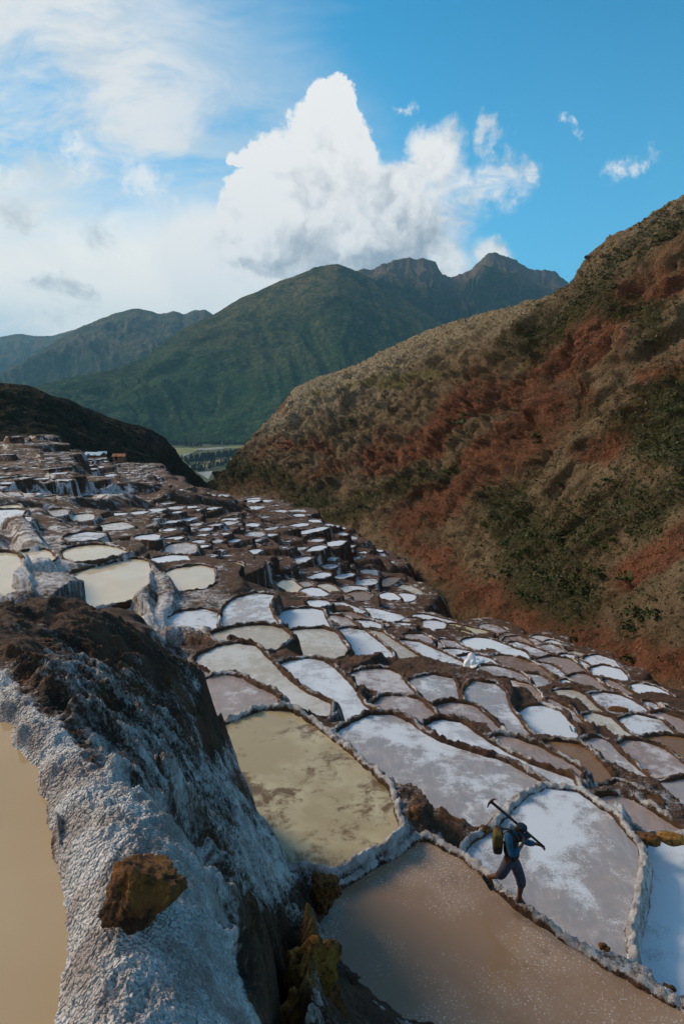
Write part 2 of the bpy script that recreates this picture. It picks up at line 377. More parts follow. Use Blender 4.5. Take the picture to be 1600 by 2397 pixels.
def hill_material():
    """slope across the ravine: red earth, dry tan grass and grey-green scrub; zones come with the mesh"""
    m, w, b = new_mat('red_earth_slope')
    P = pos(w); red = w.attr('red'); grn = w.attr('green'); gry = w.attr('pale')
    n0 = w.noise(P, 0.035, 6, 0.62); n1 = w.noise(P, 0.16, 7, 0.66); n2 = w.noise(P, 0.8, 6, 0.7); n3 = w.noise(P, 2.6, 4, 0.7)
    tan = w.mix(w.ss(n1, 0.36, 0.64), (0.125, 0.085, 0.046), (0.27, 0.195, 0.115))
    tan = w.mix(w.ss(n2, 0.42, 0.32), tan, (0.05, 0.038, 0.022))  # crevice shade put into the colour where the bump noise dips
    tan = w.mix(w.ss(n3, 0.60, 0.70), tan, (0.33, 0.27, 0.20))
    tan = w.mix(gry, tan, w.mix(w.ss(n2, 0.4, 0.62), (0.21, 0.17, 0.105), (0.48, 0.40, 0.28)))
    redc = w.mix(w.ss(n1, 0.34, 0.66), (0.105, 0.036, 0.018), (0.245, 0.090, 0.046))
    redc = w.mix(w.ss(n3, 0.56, 0.66), redc, (0.33, 0.19, 0.135))
    redc = w.mix(w.ss(n2, 0.44, 0.34), redc, (0.055, 0.024, 0.016))  # dark crevices of the red earth: shade painted into the colour
    greenc = w.mix(w.ss(n2, 0.38, 0.62), (0.028, 0.033, 0.014), (0.085, 0.078, 0.032))
    rm = w.ss(w.m('ADD', red, w.m('MULTIPLY', w.m('SUBTRACT', w.m('ADD', w.m('ADD', w.m('MULTIPLY', n1, 0.45), w.m('MULTIPLY', n0, 0.3)), w.m('MULTIPLY', n2, 0.25)), 0.5), 3.4)), 0.32, 1.0, 0, 0.88)
    gm = w.ss(w.m('ADD', grn, w.m('MULTIPLY', w.m('SUBTRACT', w.m('ADD', w.m('MULTIPLY', n2, 0.6), w.m('MULTIPLY', n3, 0.4)), 0.5), 3.2)), 0.46, 0.95)
    c = w.mix(rm, tan, redc)
    c = w.mix(w.m('MULTIPLY', gm, 0.9), c, greenc)
    c = w.mix(w.ss(w.attr('meadow'), 0.3, 0.7), c, w.mix(n1, (0.16, 0.14, 0.06), (0.21, 0.17, 0.085)))
    w.put(b.inputs['Base Color'], c); b.inputs['Roughness'].default_value = 0.95; b.inputs['Specular IOR Level'].default_value = 0.1
    bump(w, b, w.m('ADD', w.m('ADD', w.m('MULTIPLY', n2, 1.2), w.m('MULTIPLY', n3, 0.5)), w.m('MULTIPLY', n1, 3)), 1.0, 1.6)
    return m
MAT['hill'] = hill_material()

def mountain_material(name, low, high, rock, rocky, sc):
    m, w, b = new_mat(name)
    P = pos(w); n0 = w.noise(P, 0.0016 * sc, 6, 0.6); n1 = w.noise(P, 0.007 * sc, 7, 0.68)
    n2 = w.noise(w.mapv(P, scale=(1, 1, 3)), 0.02 * sc, 5, 0.7)
    c = w.mix(w.ss(w.m('ADD', w.m('MULTIPLY', w.attr('height'), 0.7), w.m('MULTIPLY', n0, 0.6)), 0.45, 0.95), low, high)
    c = w.mix(w.ss(n1, 0.42, 0.66), c, w.mix(0.5, low, (0.012, 0.022, 0.010)))
    n3 = w.noise(P, 0.035 * sc, 5, 0.72)
    c = w.mix(w.ss(n3, 0.47, 0.60, 0, 0.75), c, (0.012, 0.030, 0.012))
    c = w.mix(w.ss(n3, 0.42, 0.32, 0, 0.6), c, tuple(q * 1.5 for q in high))
    rk = w.ss(w.m('ADD', w.m('MULTIPLY', n2, 0.8), w.attr('rock')), rocky, rocky + 0.22)
    c = w.mix(rk, c, w.mix(n1, rock, tuple(q * 1.8 for q in rock)))
    w.put(b.inputs['Base Color'], c); b.inputs['Roughness'].default_value = 1.0; b.inputs['Specular IOR Level'].default_value = 0.05
    bump(w, b, w.m('ADD', n1, w.m('MULTIPLY', n2, 0.5)), 1.0, 55)
    return m
MAT['mountain'] = mountain_material('green_mountain', (0.034, 0.076, 0.028), (0.150, 0.115, 0.045), (0.12, 0.075, 0.048), 0.80, 1)
MAT['peaks'] = mountain_material('rocky_peaks', (0.022, 0.042, 0.020), (0.110, 0.085, 0.036), (0.10, 0.070, 0.045), 0.62, 1)
MAT['range'] = mountain_material('far_range', (0.034, 0.060, 0.034), (0.125, 0.095, 0.050), (0.10, 0.07, 0.045), 0.90, 0.8)
def darkhill_material():
    m, w, b = new_mat('scrubby_dark_hill')
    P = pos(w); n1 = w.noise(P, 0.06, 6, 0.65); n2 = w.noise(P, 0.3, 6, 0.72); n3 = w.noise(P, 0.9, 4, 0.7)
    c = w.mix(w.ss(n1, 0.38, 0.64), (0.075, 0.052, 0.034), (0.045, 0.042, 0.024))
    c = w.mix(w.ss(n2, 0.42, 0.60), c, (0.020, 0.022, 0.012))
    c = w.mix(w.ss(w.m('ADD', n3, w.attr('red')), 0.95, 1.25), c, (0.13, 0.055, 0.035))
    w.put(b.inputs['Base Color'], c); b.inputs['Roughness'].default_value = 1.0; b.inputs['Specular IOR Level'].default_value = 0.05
    bump(w, b, w.m('ADD', n2, w.m('MULTIPLY', n3, 0.6)), 0.9, 3)
    return m
MAT['darkhill'] = darkhill_material()

def plain(name, col, rough=0.7, var=0.25, scale=20, spec=0.3, bumpd=0.0, metal=0.0):
    m, w, b = new_mat(name); P = w.node('ShaderNodeTexCoord').outputs['Object']
    n = w.noise(P, scale, 5, 0.65)
    w.put(b.inputs['Base Color'], w.mix(w.ss(n, 0.3, 0.7), tuple(c * (1 - var) for c in col), tuple(min(1, c * (1 + var)) for c in col)))
    b.inputs['Roughness'].default_value = rough; b.inputs['Specular IOR Level'].default_value = spec; b.inputs['Metallic'].default_value = metal
    if bumpd: bump(w, b, n, 0.6, bumpd)
    return m
def leafmat(name, a, c):
    m, w, b = new_mat(name); g = w.node('ShaderNodeNewGeometry')
    n = w.noise(g.outputs['Position'], 1.5, 3, 0.6)
    w.put(b.inputs['Base Color'], w.mix(w.ss(n, 0.35, 0.65), a, c)); b.inputs['Roughness'].default_value = 0.8; b.inputs['Specular IOR Level'].default_value = 0.15
    return m
MAT['leaf_dark'] = leafmat('dark_scrub_leaves', (0.032, 0.044, 0.014), (0.075, 0.088, 0.028))
MAT['leaf_dry'] = leafmat('dry_scrub_leaves', (0.070, 0.066, 0.034), (0.125, 0.110, 0.060))
MAT['leaf_lime'] = leafmat('fresh_scrub_leaves', (0.050, 0.062, 0.014), (0.100, 0.100, 0.026))
MAT['tree'] = leafmat('valley_tree_leaves', (0.012, 0.026, 0.012), (0.028, 0.045, 0.020))
MAT['bark'] = plain('bark', (0.05, 0.035, 0.025))
def rock_mat(name, dark, mid, pale, sc):
    m, w, b = new_mat(name); P = w.node('ShaderNodeTexCoord').outputs['Object']
    n = w.noise(P, sc, 7, 0.7, 0.3); n2 = w.noise(P, sc * 4, 5, 0.7)
    c = w.mix(w.ss(n, 0.38, 0.56), dark, mid); c = w.mix(w.ss(w.m('ADD', w.m('MULTIPLY', n, 0.6), w.m('MULTIPLY', n2, 0.4)), 0.54, 0.68), c, pale)
    w.put(b.inputs['Base Color'], c); b.inputs['Roughness'].default_value = 0.8
    bump(w, b, w.m('ADD', n2, n), 0.8, 0.6 / sc)
    return m
MAT['rust_rock'] = rock_mat('rust_brown_rock', (0.034, 0.013, 0.004), (0.19, 0.074, 0.014), (0.42, 0.20, 0.045), 12)
MAT['ochre_rock'] = rock_mat('ochre_rock', (0.09, 0.042, 0.012), (0.34, 0.165, 0.028), (0.48, 0.29, 0.09), 9)
MAT['grey_rock'] = rock_mat('pale_grey_rock', (0.10, 0.085, 0.07), (0.24, 0.21, 0.18), (0.40, 0.37, 0.34), 1.2)
MAT['red_rock'] = rock_mat('red_rock', (0.06, 0.026, 0.018), (0.17, 0.075, 0.05), (0.28, 0.15, 0.11), 1.2)
# ------------------------------------------------------------------ salt ponds: outlines surveyed from the photograph, each put on its own level
CROP = {'A': (0, 1000, 3.92), 'B': (300, 1080, 3.92), 'C': (600, 1150, 3.92), 'D': (850, 1380, 3.92), 'E': (1200, 1480, 3.92),
        'F': (1200, 1700, 3.92), 'G': (0, 1200, 3.92), '3': (400, 1350, 2.6133), '4': (900, 1350, 2.24), '7': (700, 1850, 1.7422), 'N': (0, 0, 1.0)}
def P(crop, kind, s, z=None, label=None, cat_label=None):
    ox, oy, sc = CROP[crop]; a = np.array([float(q) for q in s.replace(';', ' ').replace(',', ' ').split()]).reshape(-1, 2)
    a[:, 0] = ox + a[:, 0] / sc; a[:, 1] = oy + a[:, 1] / sc
    return dict(px=a, kind=kind, z=z, label=label)
PONDS = [
 P('7','tan','480,212 520,225 600,310 700,410 850,545 1000,650 1120,745 1250,830 1400,920 1568,1020 1640,1110 1500,1230 1000,1230 700,1050 600,960 520,880 400,815 250,745 180,692 150,610 138,520 140,470 180,400 330,290 460,222', -8.05, 'wide tan brine pond speckled with white crystals, below the path the walking man treads'),
 P('N','brine','645,1676 675,1698 729,1736 775,1775 821,1821 855,1856 889,1902 941,1948 938,1962 895,1988 815,2028 775,2039 746,2022 690,1995 640,1950 590,1880 555,1800 525,1735 551,1712 590,1698', -7.85, 'yellowish brine pond with mottled brown bottom at the foot of the dark salt bank'),
 P('7','salt','1075,30 1000,70 945,120 880,200 790,255 750,290 770,330 830,370 920,450 1000,525 1100,590 1200,640 1290,680 1325,695 1350,580 1372,480 1400,380 1413,300 1400,240 1300,180 1220,130 1140,80', -8.40, 'pinkish white salt pond with a bright white streak, beside the walking man'),
 P('7','white','1430,275 1420,335 1407,420 1392,520 1367,640 1352,730 1400,780 1480,805 1568,800 1720,790 1850,500 1760,330 1600,270 1500,240', -8.80, 'white salt pond below the pair of ochre rocks'),
 P('N','salt','897,1687 830,1718 822,1732 870,1765 930,1800 985,1840 1050,1880 1110,1905 1160,1915 1205,1895 1225,1865 1232,1845 1215,1828 1160,1803 1080,1779 1010,1756 960,1728 925,1700', -9.2, 'large grey and white crusted pond behind the head of the pick'),
 P('4','white','270,830 300,800 340,790 400,820 500,880 620,960 760,1030 880,1080 930,1105 900,1130 840,1150 820,1130 790,1080 720,1035 600,985 450,930 330,870', -10.0, 'long narrow pond of bright white salt bent around the large grey pond'),
 P('4','pink','565,890 640,880 760,925 880,990 990,1055 900,1050 780,1010 680,960 600,920', -10.5, 'thin pinkish strip of salt between the bright white pond and the brown pond'),
 P('F','brown','250,260 350,235 500,210 560,250 640,330 760,420 880,500 790,560 740,570 660,540 560,470 440,380 330,310', -11.4, 'brown brine pond below the white salt heap'),
 P('F','brown','810,600 880,560 980,545 1060,610 1130,670 1190,740 1150,750 1080,720 980,690 900,670', -11.2, 'small brown brine pond next below the larger brown one'),
 P('F','salt','630,200 680,170 800,140 840,150 920,240 1000,330 1120,420 1220,510 1320,600 1410,690 1370,700 1260,640 1180,590 1060,530 960,450 820,370 700,280', None, 'long bluish white pond running beside the brown brine ponds'),
 P('F','pink','970,220 1130,195 1250,230 1370,310 1460,390 1530,460 1480,490 1390,535 1310,550 1200,450 1100,360 1000,280', None, 'pinkish pond with a brown wet corner below the long cream pond'),
 P('F','salt','1340,575 1440,530 1568,500 1650,510 1700,700 1600,740 1480,680 1400,620', None, 'pale salt pond below the pinkish pond with the wet corner'),
 P('F','brown','1250,185 1370,165 1500,155 1568,185 1660,260 1700,430 1568,440 1480,360 1400,280 1320,230', None, 'brown brine pond below the white pond with small dark spots'),
 P('F','pink','880,780 930,750 1000,755 1100,810 1220,890 1330,960 1420,1010 1360,1025 1250,1010 1110,1005 1000,940 900,860 860,820', -9.7, 'pinkish pond with a curved ledge above the ochre rocks'),
 P('E','salt','60,780 200,740 310,735 360,800 430,880 500,960 525,1010 500,1035 400,1055 330,1040 260,1030 200,960 130,870', None, 'bluish white pond that ends at the white salt heap'),
 P('4','spot','580,575 640,565 720,590 780,630 830,670 838,690 790,710 700,725 650,680 610,620', None, 'rust brown pond speckled with white salt'),
 P('4','salt','425,610 470,590 515,572 560,610 620,680 680,760 740,830 778,860 750,890 700,880 620,835 540,760 480,690', None, 'long white and grey pond beside the rust brown pond'),
 P('4','salt','110,590 200,560 290,540 340,590 385,670 300,690 210,718 160,650', None, 'square bluish salt pond above a pinkish one'),
 P('4','pink','240,735 320,710 400,690 460,740 520,800 552,840 520,855 400,810 300,760', None, 'pinkish pond directly below the square bluish salt pond'),
 P('3','pink','1090,650 1180,610 1280,595 1330,600 1370,650 1410,730 1330,755 1210,795 1150,730', None, 'mauve salt pond with a white patch in its far corner'),
 P('3','pink','1240,805 1340,775 1450,755 1500,820 1550,900 1530,940 1450,910 1350,850 1280,825', None, 'mauve wedge shaped pond below the mauve pond with the white patch'),
 P('3','white','665,590 760,545 860,532 910,570 980,640 1070,730 1160,810 1245,870 1240,890 1170,915 1060,918 1040,880 960,780 860,700 740,640', None, 'long clean white salt pond beside the long cream one'),
 P('3','cream','220,510 330,455 430,440 480,480 560,580 660,680 760,750 880,790 915,810 870,830 800,825 680,760 560,690 440,630 320,560', None, 'long cream coloured pond beside the long clean white one'),
 P('3','pink','255,650 340,650 420,700 540,755 560,770 480,810 330,850 280,800 230,740', -9.0, 'small rough greyish pan on a ledge above the yellowish pond'),
 P('3','cream','695,375 800,350 930,345 970,410 1010,465 900,490 735,508 715,440', None, 'cream salt pond with thin middle dike, lower of its pair'),
 P('3','salt','655,260 740,225 880,210 910,260 930,325 820,340 690,355 665,310', None, 'bluish salt pond with thin middle dike, upper of its pair'),
 P('3','salt','400,200 440,150 560,115 580,180 600,250 605,300 540,310 420,322 390,280', None, 'tall bluish salt pond under a steep brown wall'),
 P('3','cream','285,380 380,345 500,325 615,320 648,375 600,415 545,445 480,420 440,360 380,365', None, 'cream salt pond directly below the tall bluish one'),
 P('3','salt','50,260 100,235 210,222 195,300 200,360 130,320 60,295', None, 'small blue shaded pond sunk beside a curved salt wall'),
 P('3','salt','995,365 1050,350 1110,335 1180,390 1290,490 1220,520 1120,548 1070,480 1020,410'),
 P('D','cream','0,420 70,405 180,480 300,560 420,640 540,690 605,740 500,765 370,785 330,770 280,680 200,590 100,500'),
 P('D','salt','340,520 420,500 500,540 640,600 760,660 900,720 970,760 920,800 860,835 780,800 700,740 600,670 480,590'),
 P('D','pink','400,470 480,430 560,460 660,510 640,540 560,520 470,500'), P('D','pink','700,500 760,485 860,540 960,585 900,590 800,550'),
 P('D','salt','750,595 830,585 960,605 900,635 820,620'), P('D','white','950,525 1000,490 1080,475 1180,510 1300,560 1430,605 1380,635 1280,620 1150,590 1030,560'),
 P('D','salt','900,690 960,645 1080,650 1130,690 1000,735'), P('D','pink','1050,770 1130,715 1250,760 1420,800 1400,850 1300,850 1180,820 1090,810'),
 P('N','mud','1161,1550 1178,1543 1220,1556 1241,1565 1271,1582 1298,1596 1293,1605 1282,1602 1256,1587 1225,1572 1200,1564'),
 P('E','salt','100,430 150,415 225,460 205,495 150,480 110,460'), P('E','salt','190,330 250,310 330,360 400,410 370,420 270,370'),
 P('E','pink','280,290 420,260 480,300 560,360 600,400 520,420 440,380 350,330'), P('E','pink','540,435 640,400 740,430 820,500 865,560 860,580 780,575 690,560 610,520 570,460'),
 P('E','salt','240,145 330,128 420,160 480,205 400,228 330,205 270,170'), P('E','white','415,240 520,215 560,260 595,330 550,330 500,285'),
 P('E','salt','680,285 740,255 820,250 880,330 780,355 720,325'), P('E','white','785,360 890,335 945,415 900,430 840,415'),
 P('E','salt','-30,110 0,125 100,160 200,190 330,225 370,250 270,275 180,265 130,230 60,190 0,160'), P('E','mud','0,50 80,80 180,130 260,170 220,185 120,150 0,110'),
 P('E','salt','90,80 160,90 250,125 200,130'), P('E','pink','190,60 240,45 340,70 290,95 220,85'), P('E','salt','310,95 360,80 420,120 510,175 460,165 390,130'),
 P('E','white','580,240 640,280 715,340 680,350 630,320'), P('E','cream','510,190 560,190 690,240 650,265 590,235'),
 P('E','cream','460,590 520,565 580,580 640,650 720,710 780,770 770,790 660,805 600,720 520,650'), P('E','cream','690,810 800,795 860,850 960,930 1050,990 1110,1030 1080,1045 970,1070 900,1000 800,900', None, 'long cream pond just below a shorter cream pond on the lower terraces'),
 P('E','salt','710,640 800,620 900,605 1000,650 1100,710 1190,785 1100,805 920,835 860,780 780,700', None, 'pale salt pond with a brown mound of earth in its middle'),
 P('E','salt','1040,870 1140,835 1230,810 1300,880 1375,960 1370,1000 1300,1005 1180,1025 1120,970', None, 'white salt pond with a few small dark spots'),
 P('E','pink','290,600 350,620 450,720 560,830 680,900 780,960 740,990 610,1005 600,940 500,820 400,730', None, 'long narrow pinkish pond crossed by blue tool handles'),
 P('E','salt','450,455 500,450 545,475 490,505'), P('E','salt','780,450 860,510 960,580 900,560 820,500'), P('E','pink','840,450 900,470 1000,540 1110,610 1050,600 950,540'),
 P('E','pink','1380,800 1420,795 1500,870 1568,930 1620,990 1540,940 1450,870'), P('E','white','1340,670 1400,680 1568,800 1568,830 1450,740'),
 P('E','white','1170,530 1220,520 1340,580 1330,605 1250,570'), P('E','salt','1220,655 1280,660 1400,750 1350,750'), P('E','white','1470,800 1500,780 1568,840 1568,880'),
 P('D','white','170,365 250,330 330,315 460,350 400,385 290,395 200,385'), P('D','salt','495,340 560,300 640,300 720,320 690,365 600,380 540,370'),
 P('D','mud','320,290 390,270 510,285 470,325 380,310'), P('D','white','0,200 80,205 200,240 310,255 290,285 200,320 130,290 100,255 0,235'),
 P('D','pink','50,310 110,300 200,330 140,360'), P('D','salt','460,245 560,245 700,280 850,315 780,305 640,290 520,265'),
 P('D','yellow','750,345 810,330 900,350 1050,380 1200,425 1130,440 1020,415 880,385 790,370'), P('D','yellow','680,390 750,380 850,400 930,425 860,440 760,410'),
 P('D','pink','1085,345 1150,325 1270,380 1220,395 1140,370'), P('D','white','180,55 240,35 310,90 250,95 200,85'), P('D','white','310,60 370,45 450,60 420,105 370,105'),
 P('C','mirror','215,850 285,815 350,870 425,920 330,920 260,885', None, 'bright peach coloured pond reflecting the sky on the ledge'), P('C','white','440,910 530,895 620,950 580,965 500,940'), P('C','cream','550,890 620,855 680,880 745,920 640,945'),
 P('C','salt','750,905 860,880 980,890 970,915 800,950'), P('C','mud','820,960 940,925 1030,960 960,1005 880,1000'), P('C','mud','640,960 760,940 830,980 740,1005'),
 P('C','pink','390,850 440,835 500,880 430,900'), P('C','white','500,1030 600,1020 680,1045 560,1055'), P('C','salt','910,850 960,825 1070,810 1060,850 980,862'),
 P('C','salt','950,760 1000,725 1075,730 1075,775 1010,780'), P('C','white','690,780 780,762 880,760 830,790 730,800'), P('C','white','500,800 560,770 630,752 650,775 580,795'),
 P('C','salt','975,650 1040,635 1090,670 1040,685'), P('C','white','1140,665 1190,645 1250,655 1200,675'), P('C','mud','1115,890 1180,870 1250,830 1280,800 1220,800 1170,840'),
 P('C','cream','1310,890 1370,865 1460,910 1490,940 1440,960 1300,925'),
 P('3','salt','930,190 1000,170 1140,210 1150,225 1040,215'), P('3','mud','990,240 1060,222 1220,255 1200,275 1080,262'), P('3','salt','1130,300 1170,285 1240,310 1200,320'),
 P('3','pink','960,270 1010,255 1090,328 1000,340'),
 P('B','salt','90,700 160,685 240,678 250,730 160,720'), P('B','pink','350,820 380,790 440,775 520,765 555,835 470,850 390,860', None, 'pinkish pan above the still cream pond on the middle terrace'),
 P('B','mirror','780,965 850,945 930,935 980,960 930,985 850,1000'), P('B','white','170,945 300,905 440,880 560,930 640,945 500,940 330,935 200,960'),
 P('N','mirror','383,1357 423,1337 474,1329 472,1373 408,1378', None, 'still cream pond with a dark reflection, right of the winding salt channel'),
 P('A','white','-90,780 120,775 165,830 155,890 60,895 -90,905', -12.3, 'white salt pond beside the ridge of crusted salt, below a bright strip of brine'),
 P('A','mirror','-90,745 60,725 125,718 130,755 60,770 -90,772', -13.2, 'bright strip of still brine above the white pond by the crusted ridge'),
 P('A','pink','430,785 500,765 575,755 580,815 530,815'), P('A','cream','640,830 720,810 810,800 815,855 740,860'), P('A','cream','930,910 1040,890 1120,880 1190,925 1080,945 980,945', None, 'cream pond cut into the dark wall above the double still ponds'),
 P('A','pink','60,595 120,600 200,645 130,640'), P('A','mud','370,660 480,640 650,632 560,650 420,672'), P('A','mud','690,660 800,645 900,645 760,680'),
 P('G','mirror','690,350 760,330 870,322 980,345 1130,375 1050,410 930,445 830,460 740,450 710,410', -12.2, 'still cream pond above the large mirror-like one, fenced by a thin curved dike'),
 P('G','mirror','850,510 950,480 1080,455 1220,435 1270,470 1280,540 1240,640 1225,740 1220,800 1180,835 1060,850 930,870 830,885 780,840 710,720 650,640 640,600 740,580', -12.5, 'large mirror-like cream pond with rippled brine beside the winding salt channel'),
 P('G','brine','920,960 1030,930 1130,895 1220,885 1235,960 1250,1060 1150,1060 1040,1020', -12.9, 'small greenish brine pond below the large mirror-like one'),
 P('G','mirror','240,410 310,365 370,375 415,445 360,460 280,435', -10.6, 'tiny bright pool between two crusted salt ridges'),
 P('G','mirror','-250,395 20,400 45,450 40,560 60,690 120,790 60,830 -250,860', -8.0, 'bright cream pond under the striped salt flank'),
 P('G','salt','680,235 760,210 850,190 830,245 750,250'),
]
SLIV = {'C': '''610,695 690,675 760,695 700,712|760,690 850,680 820,700|830,630 890,605 950,600 890,632|910,585 950,562 995,560 950,590|780,575 840,548 880,540 860,570|630,495 700,470 800,455 740,495 650,508|450,555 530,515 625,502 560,545|360,530 450,512 420,545|290,665 380,625 495,605 400,655|110,665 160,640 235,632 140,680|0,660 50,650 100,660 30,690|200,510 260,505 310,515 260,535|30,505 90,485 150,485 70,508|225,465 290,450 345,445 310,475|300,395 400,378 540,350 640,328 560,365 430,392|290,320 370,300 450,297 430,320 320,330|70,350 150,325 240,320 180,350 100,358|0,245 80,228 165,222 110,240|830,420 880,420 890,440 850,450|880,410 960,415 920,430|900,440 960,435 1000,465 950,475|960,490 1050,490 1060,505 980,505|1020,525 1060,522 1075,548 1040,550|1080,540 1140,545 1150,565 1100,560|1075,580 1140,570 1160,600 1110,605|1165,590 1225,625 1200,628|745,335 790,338 775,352|630,300 680,315 660,324|690,310 735,325 710,330|780,375 808,400 790,404|470,270 540,265 580,285 520,287|340,215 410,212 405,240|270,185 400,170 430,195 300,205|120,185 250,170 280,195 180,194|120,130 210,120 190,140''',
 'B': '''10,480 100,465 170,466 90,490|172,455 260,438 345,436 230,470|300,575 380,550 470,545 380,577|472,545 560,522 615,520 530,554|740,590 830,575 870,575 800,600|840,565 920,558 990,560 920,582|870,535 940,528 1000,530 930,547|1070,595 1120,573 1180,580 1130,610|1100,675 1160,650 1225,650 1215,690 1150,690|1250,615 1340,600 1415,592 1340,632|1160,515 1250,498 1340,497 1230,529|1060,435 1140,416 1240,418 1150,445|1200,775 1270,755 1325,757 1260,784|1075,850 1140,820 1215,810 1130,858|1150,960 1200,925 1280,935 1200,967|1290,945 1340,915 1410,905 1340,952|1400,740 1460,720 1525,713 1470,752|1380,785 1440,778 1485,790 1440,810|330,720 420,703 495,697 420,724|0,230 100,222 150,240 60,250|210,260 310,253 260,272|200,335 300,315 370,313 290,347|0,355 90,346 40,367|500,355 600,348 550,367|430,290 500,283 520,305 450,308|530,300 640,298 600,322|660,295 730,293 700,310|680,310 770,308 760,320|775,322 880,305 890,322 820,334|620,325 690,315 700,337|1080,345 1190,333 1210,350 1100,358|1050,372 1120,360 1200,355 1130,387 1060,390|1300,400 1385,393 1360,414|1340,450 1440,443 1450,467|420,262 500,256 460,274|500,430 600,408 630,425 540,434|510,455 600,445 655,443 590,462|655,460 720,440 820,420 760,443|350,432 470,412 470,435 400,442|940,465 1050,453 1000,474|300,395 390,378 360,397''',
 'A': '''110,470 180,460 280,458 200,477|110,450 200,443 150,460|310,485 380,468 440,463 430,487|120,500 200,490 270,488 200,509|330,497 450,489 420,503|500,490 570,476 640,485 590,502|670,495 720,480 770,485 730,500|772,495 840,480 910,483 860,502|450,430 530,420 600,416 560,434|1010,525 1100,510 1180,515 1100,532|1182,520 1250,513 1300,525 1210,534|1190,562 1260,545 1330,538 1290,562|900,465 980,445 1050,430 1000,457|780,390 830,380 900,385|845,378 900,360 940,365 890,380|20,515 60,505 62,530|0,455 60,448 20,472|1000,805 1080,795 1170,791 1100,810|1030,695 1150,672 1280,656 1180,687'''}
for k_, s_ in SLIV.items():
    for i_, q_ in enumerate(s_.split('|')):
        PONDS.append(P(k_, 'white' if i_ % 4 else 'salt', q_))
# small far pans: broken rows along the contours of the far terraces
_r = random.Random(5)
def far_row(u0, v0, u1, v1, n, h, kind='white', fill=0.75):
    for i in range(n):
        if _r.random() > fill: continue
        a = (i + 0.08 + _r.uniform(0, .1)) / n; b = (i + 0.88 - _r.uniform(0, .25)) / n; o = _r.uniform(-1, 1) * h * 0.5
        ua, va, ub, vb = u0 + (u1 - u0) * a, v0 + (v1 - v0) * a + o, u0 + (u1 - u0) * b, v0 + (v1 - v0) * b + o
        PONDS.append(dict(px=np.array([(ua, va), ((ua + ub) / 2, (va + vb) / 2 - h * .6), (ub, vb - h * .3), ((ua + 2 * ub) / 3, (va + 2 * vb) / 3 + h * .5)]), kind=kind, z=None, label=None, far=True))
for v_, ue in ((1014, 118), (1023, 128), (1041, 140), (1055, 150), (1066, 160), (1076, 165), (1084, 170), (1096, 168)):
    far_row(-4, v_, ue, v_ - 3, 5, 2.2, 'salt', 0.62)
for v_ in (1084, 1088.5, 1093, 1097.5, 1102, 1107, 1112):
    far_row(258 + (v_ - 1084) * 1.4, v_, 352 + (v_ - 1084) * 1.0, v_ + 4, 7, 2.2, _r.choice(['white', 'cream']), 0.7)
for v_ in (1117, 1122, 1128, 1134):
    far_row(318, v_, 400, v_ + 2, 6, 2.6, 'white', 0.6)
for v_ in (1076, 1083, 1090):
    far_row(205, v_, 245, v_ - 2, 3, 2.4, 'white', 0.8)

_bb = [(p_['px'].min(0), p_['px'].max(0)) for p_ in PONDS]
def _free(u, v, w, h): return all(u + w < a[0] - 3 or u > b[0] + 3 or v + h < a[1] - 2.5 or v > b[1] + 2.5 for a, b in _bb)
for v_ in range(1176, 1332, 13):
    for u_ in range(330, 900, 23):
        u = u_ + _r.uniform(-7, 7) + (v_ % 26) * .4; v = v_ + _r.uniform(-3, 3); w = _r.uniform(13, 21); h = 3.2 + (v_ - 1176) * .012
        lim_u = 620 + (v - 1176) * 2.3
        if u > lim_u or (u < 480 and v > 1285) or _r.random() > .62 or not _free(u, v - h, w, 2 * h): continue
        q_ = np.array([(u, v + h * .3), (u + w * .45, v - h * .5), (u + w, v - h * .75), (u + w * .75, v + h * .2), (u + w * .3, v + h * .6)])
        PONDS.append(dict(px=q_, kind=_r.choice(['white', 'salt', 'white']), z=None, label=None, far=True)); _bb.append((q_.min(0), q_.max(0)))

# ground levels across the hillside (metres below the camera)
CTRL = np.array([(1143,2077,-7.9),(1219,2128,-8.05),(740,1870,-7.85),(900,2200,-8.05),(1300,2050,-8.45),(1550,2150,-8.8),(1450,2350,-8.3),(560,1625,-9.1),
 (620,1580,-10.2),(780,1650,-10.6),(1000,1790,-9.3),(1150,1800,-10.1),(1340,1810,-11.4),(1420,1900,-9.9),(1440,1830,-12.6),(1550,1790,-14.3),(1500,1720,-16.6),(1300,1710,-14.3),
 (1170,1680,-13.4),(1000,1640,-13),(850,1610,-12),(725,1520,-13.2),(700,1460,-14),(600,1430,-13.6),(470,1460,-13),(430,1355,-13.6),(240,1360,-12.5),(225,1300,-12.2),(290,1445,-12.9),
 (1060,1560,-19.5),(950,1540,-18),(840,1520,-15.5),(1250,1580,-21.5),(1340,1620,-20.5),(1480,1640,-21.5),(1400,1560,-26),(1250,1500,-29),(1150,1500,-26.5),(1000,1440,-30.5),(930,1470,-26),
 (800,1420,-25.5),(680,1370,-26),(870,1390,-29.5),(960,1390,-35),(1080,1440,-36),(700,1340,-28),(760,1280,-28),(700,1200,-34),(620,1250,-25),(500,1220,-22),(400,1200,-19.5),(380,1290,-17.5),
 (450,1240,-21),(345,1260,-16.5),(530,1330,-19),(270,1235,-16.5),(130,1205,-15),(20,1220,-12.5),(80,1300,-10.6),(0,1350,-8),(150,1165,-19),(150,1125,-16.5),(50,1060,-17),(50,1012,-14),
 (228,1085,-25),(350,1100,-32),(300,1140,-26),(400,1140,-33),(600,1165,-39),(560,1200,-30),(830,1260,-38),(850,1330,-35),(940,1370,-38),(-150,1350,-7.5),(1750,1900,-13),(1750,2200,-9)], float)
_dz = ray(CTRL[:, 0], CTRL[:, 1])[2]
inv_depth = tps_fit(CTRL[:, :2], _dz / CTRL[:, 2], 0.0002, 400.0)
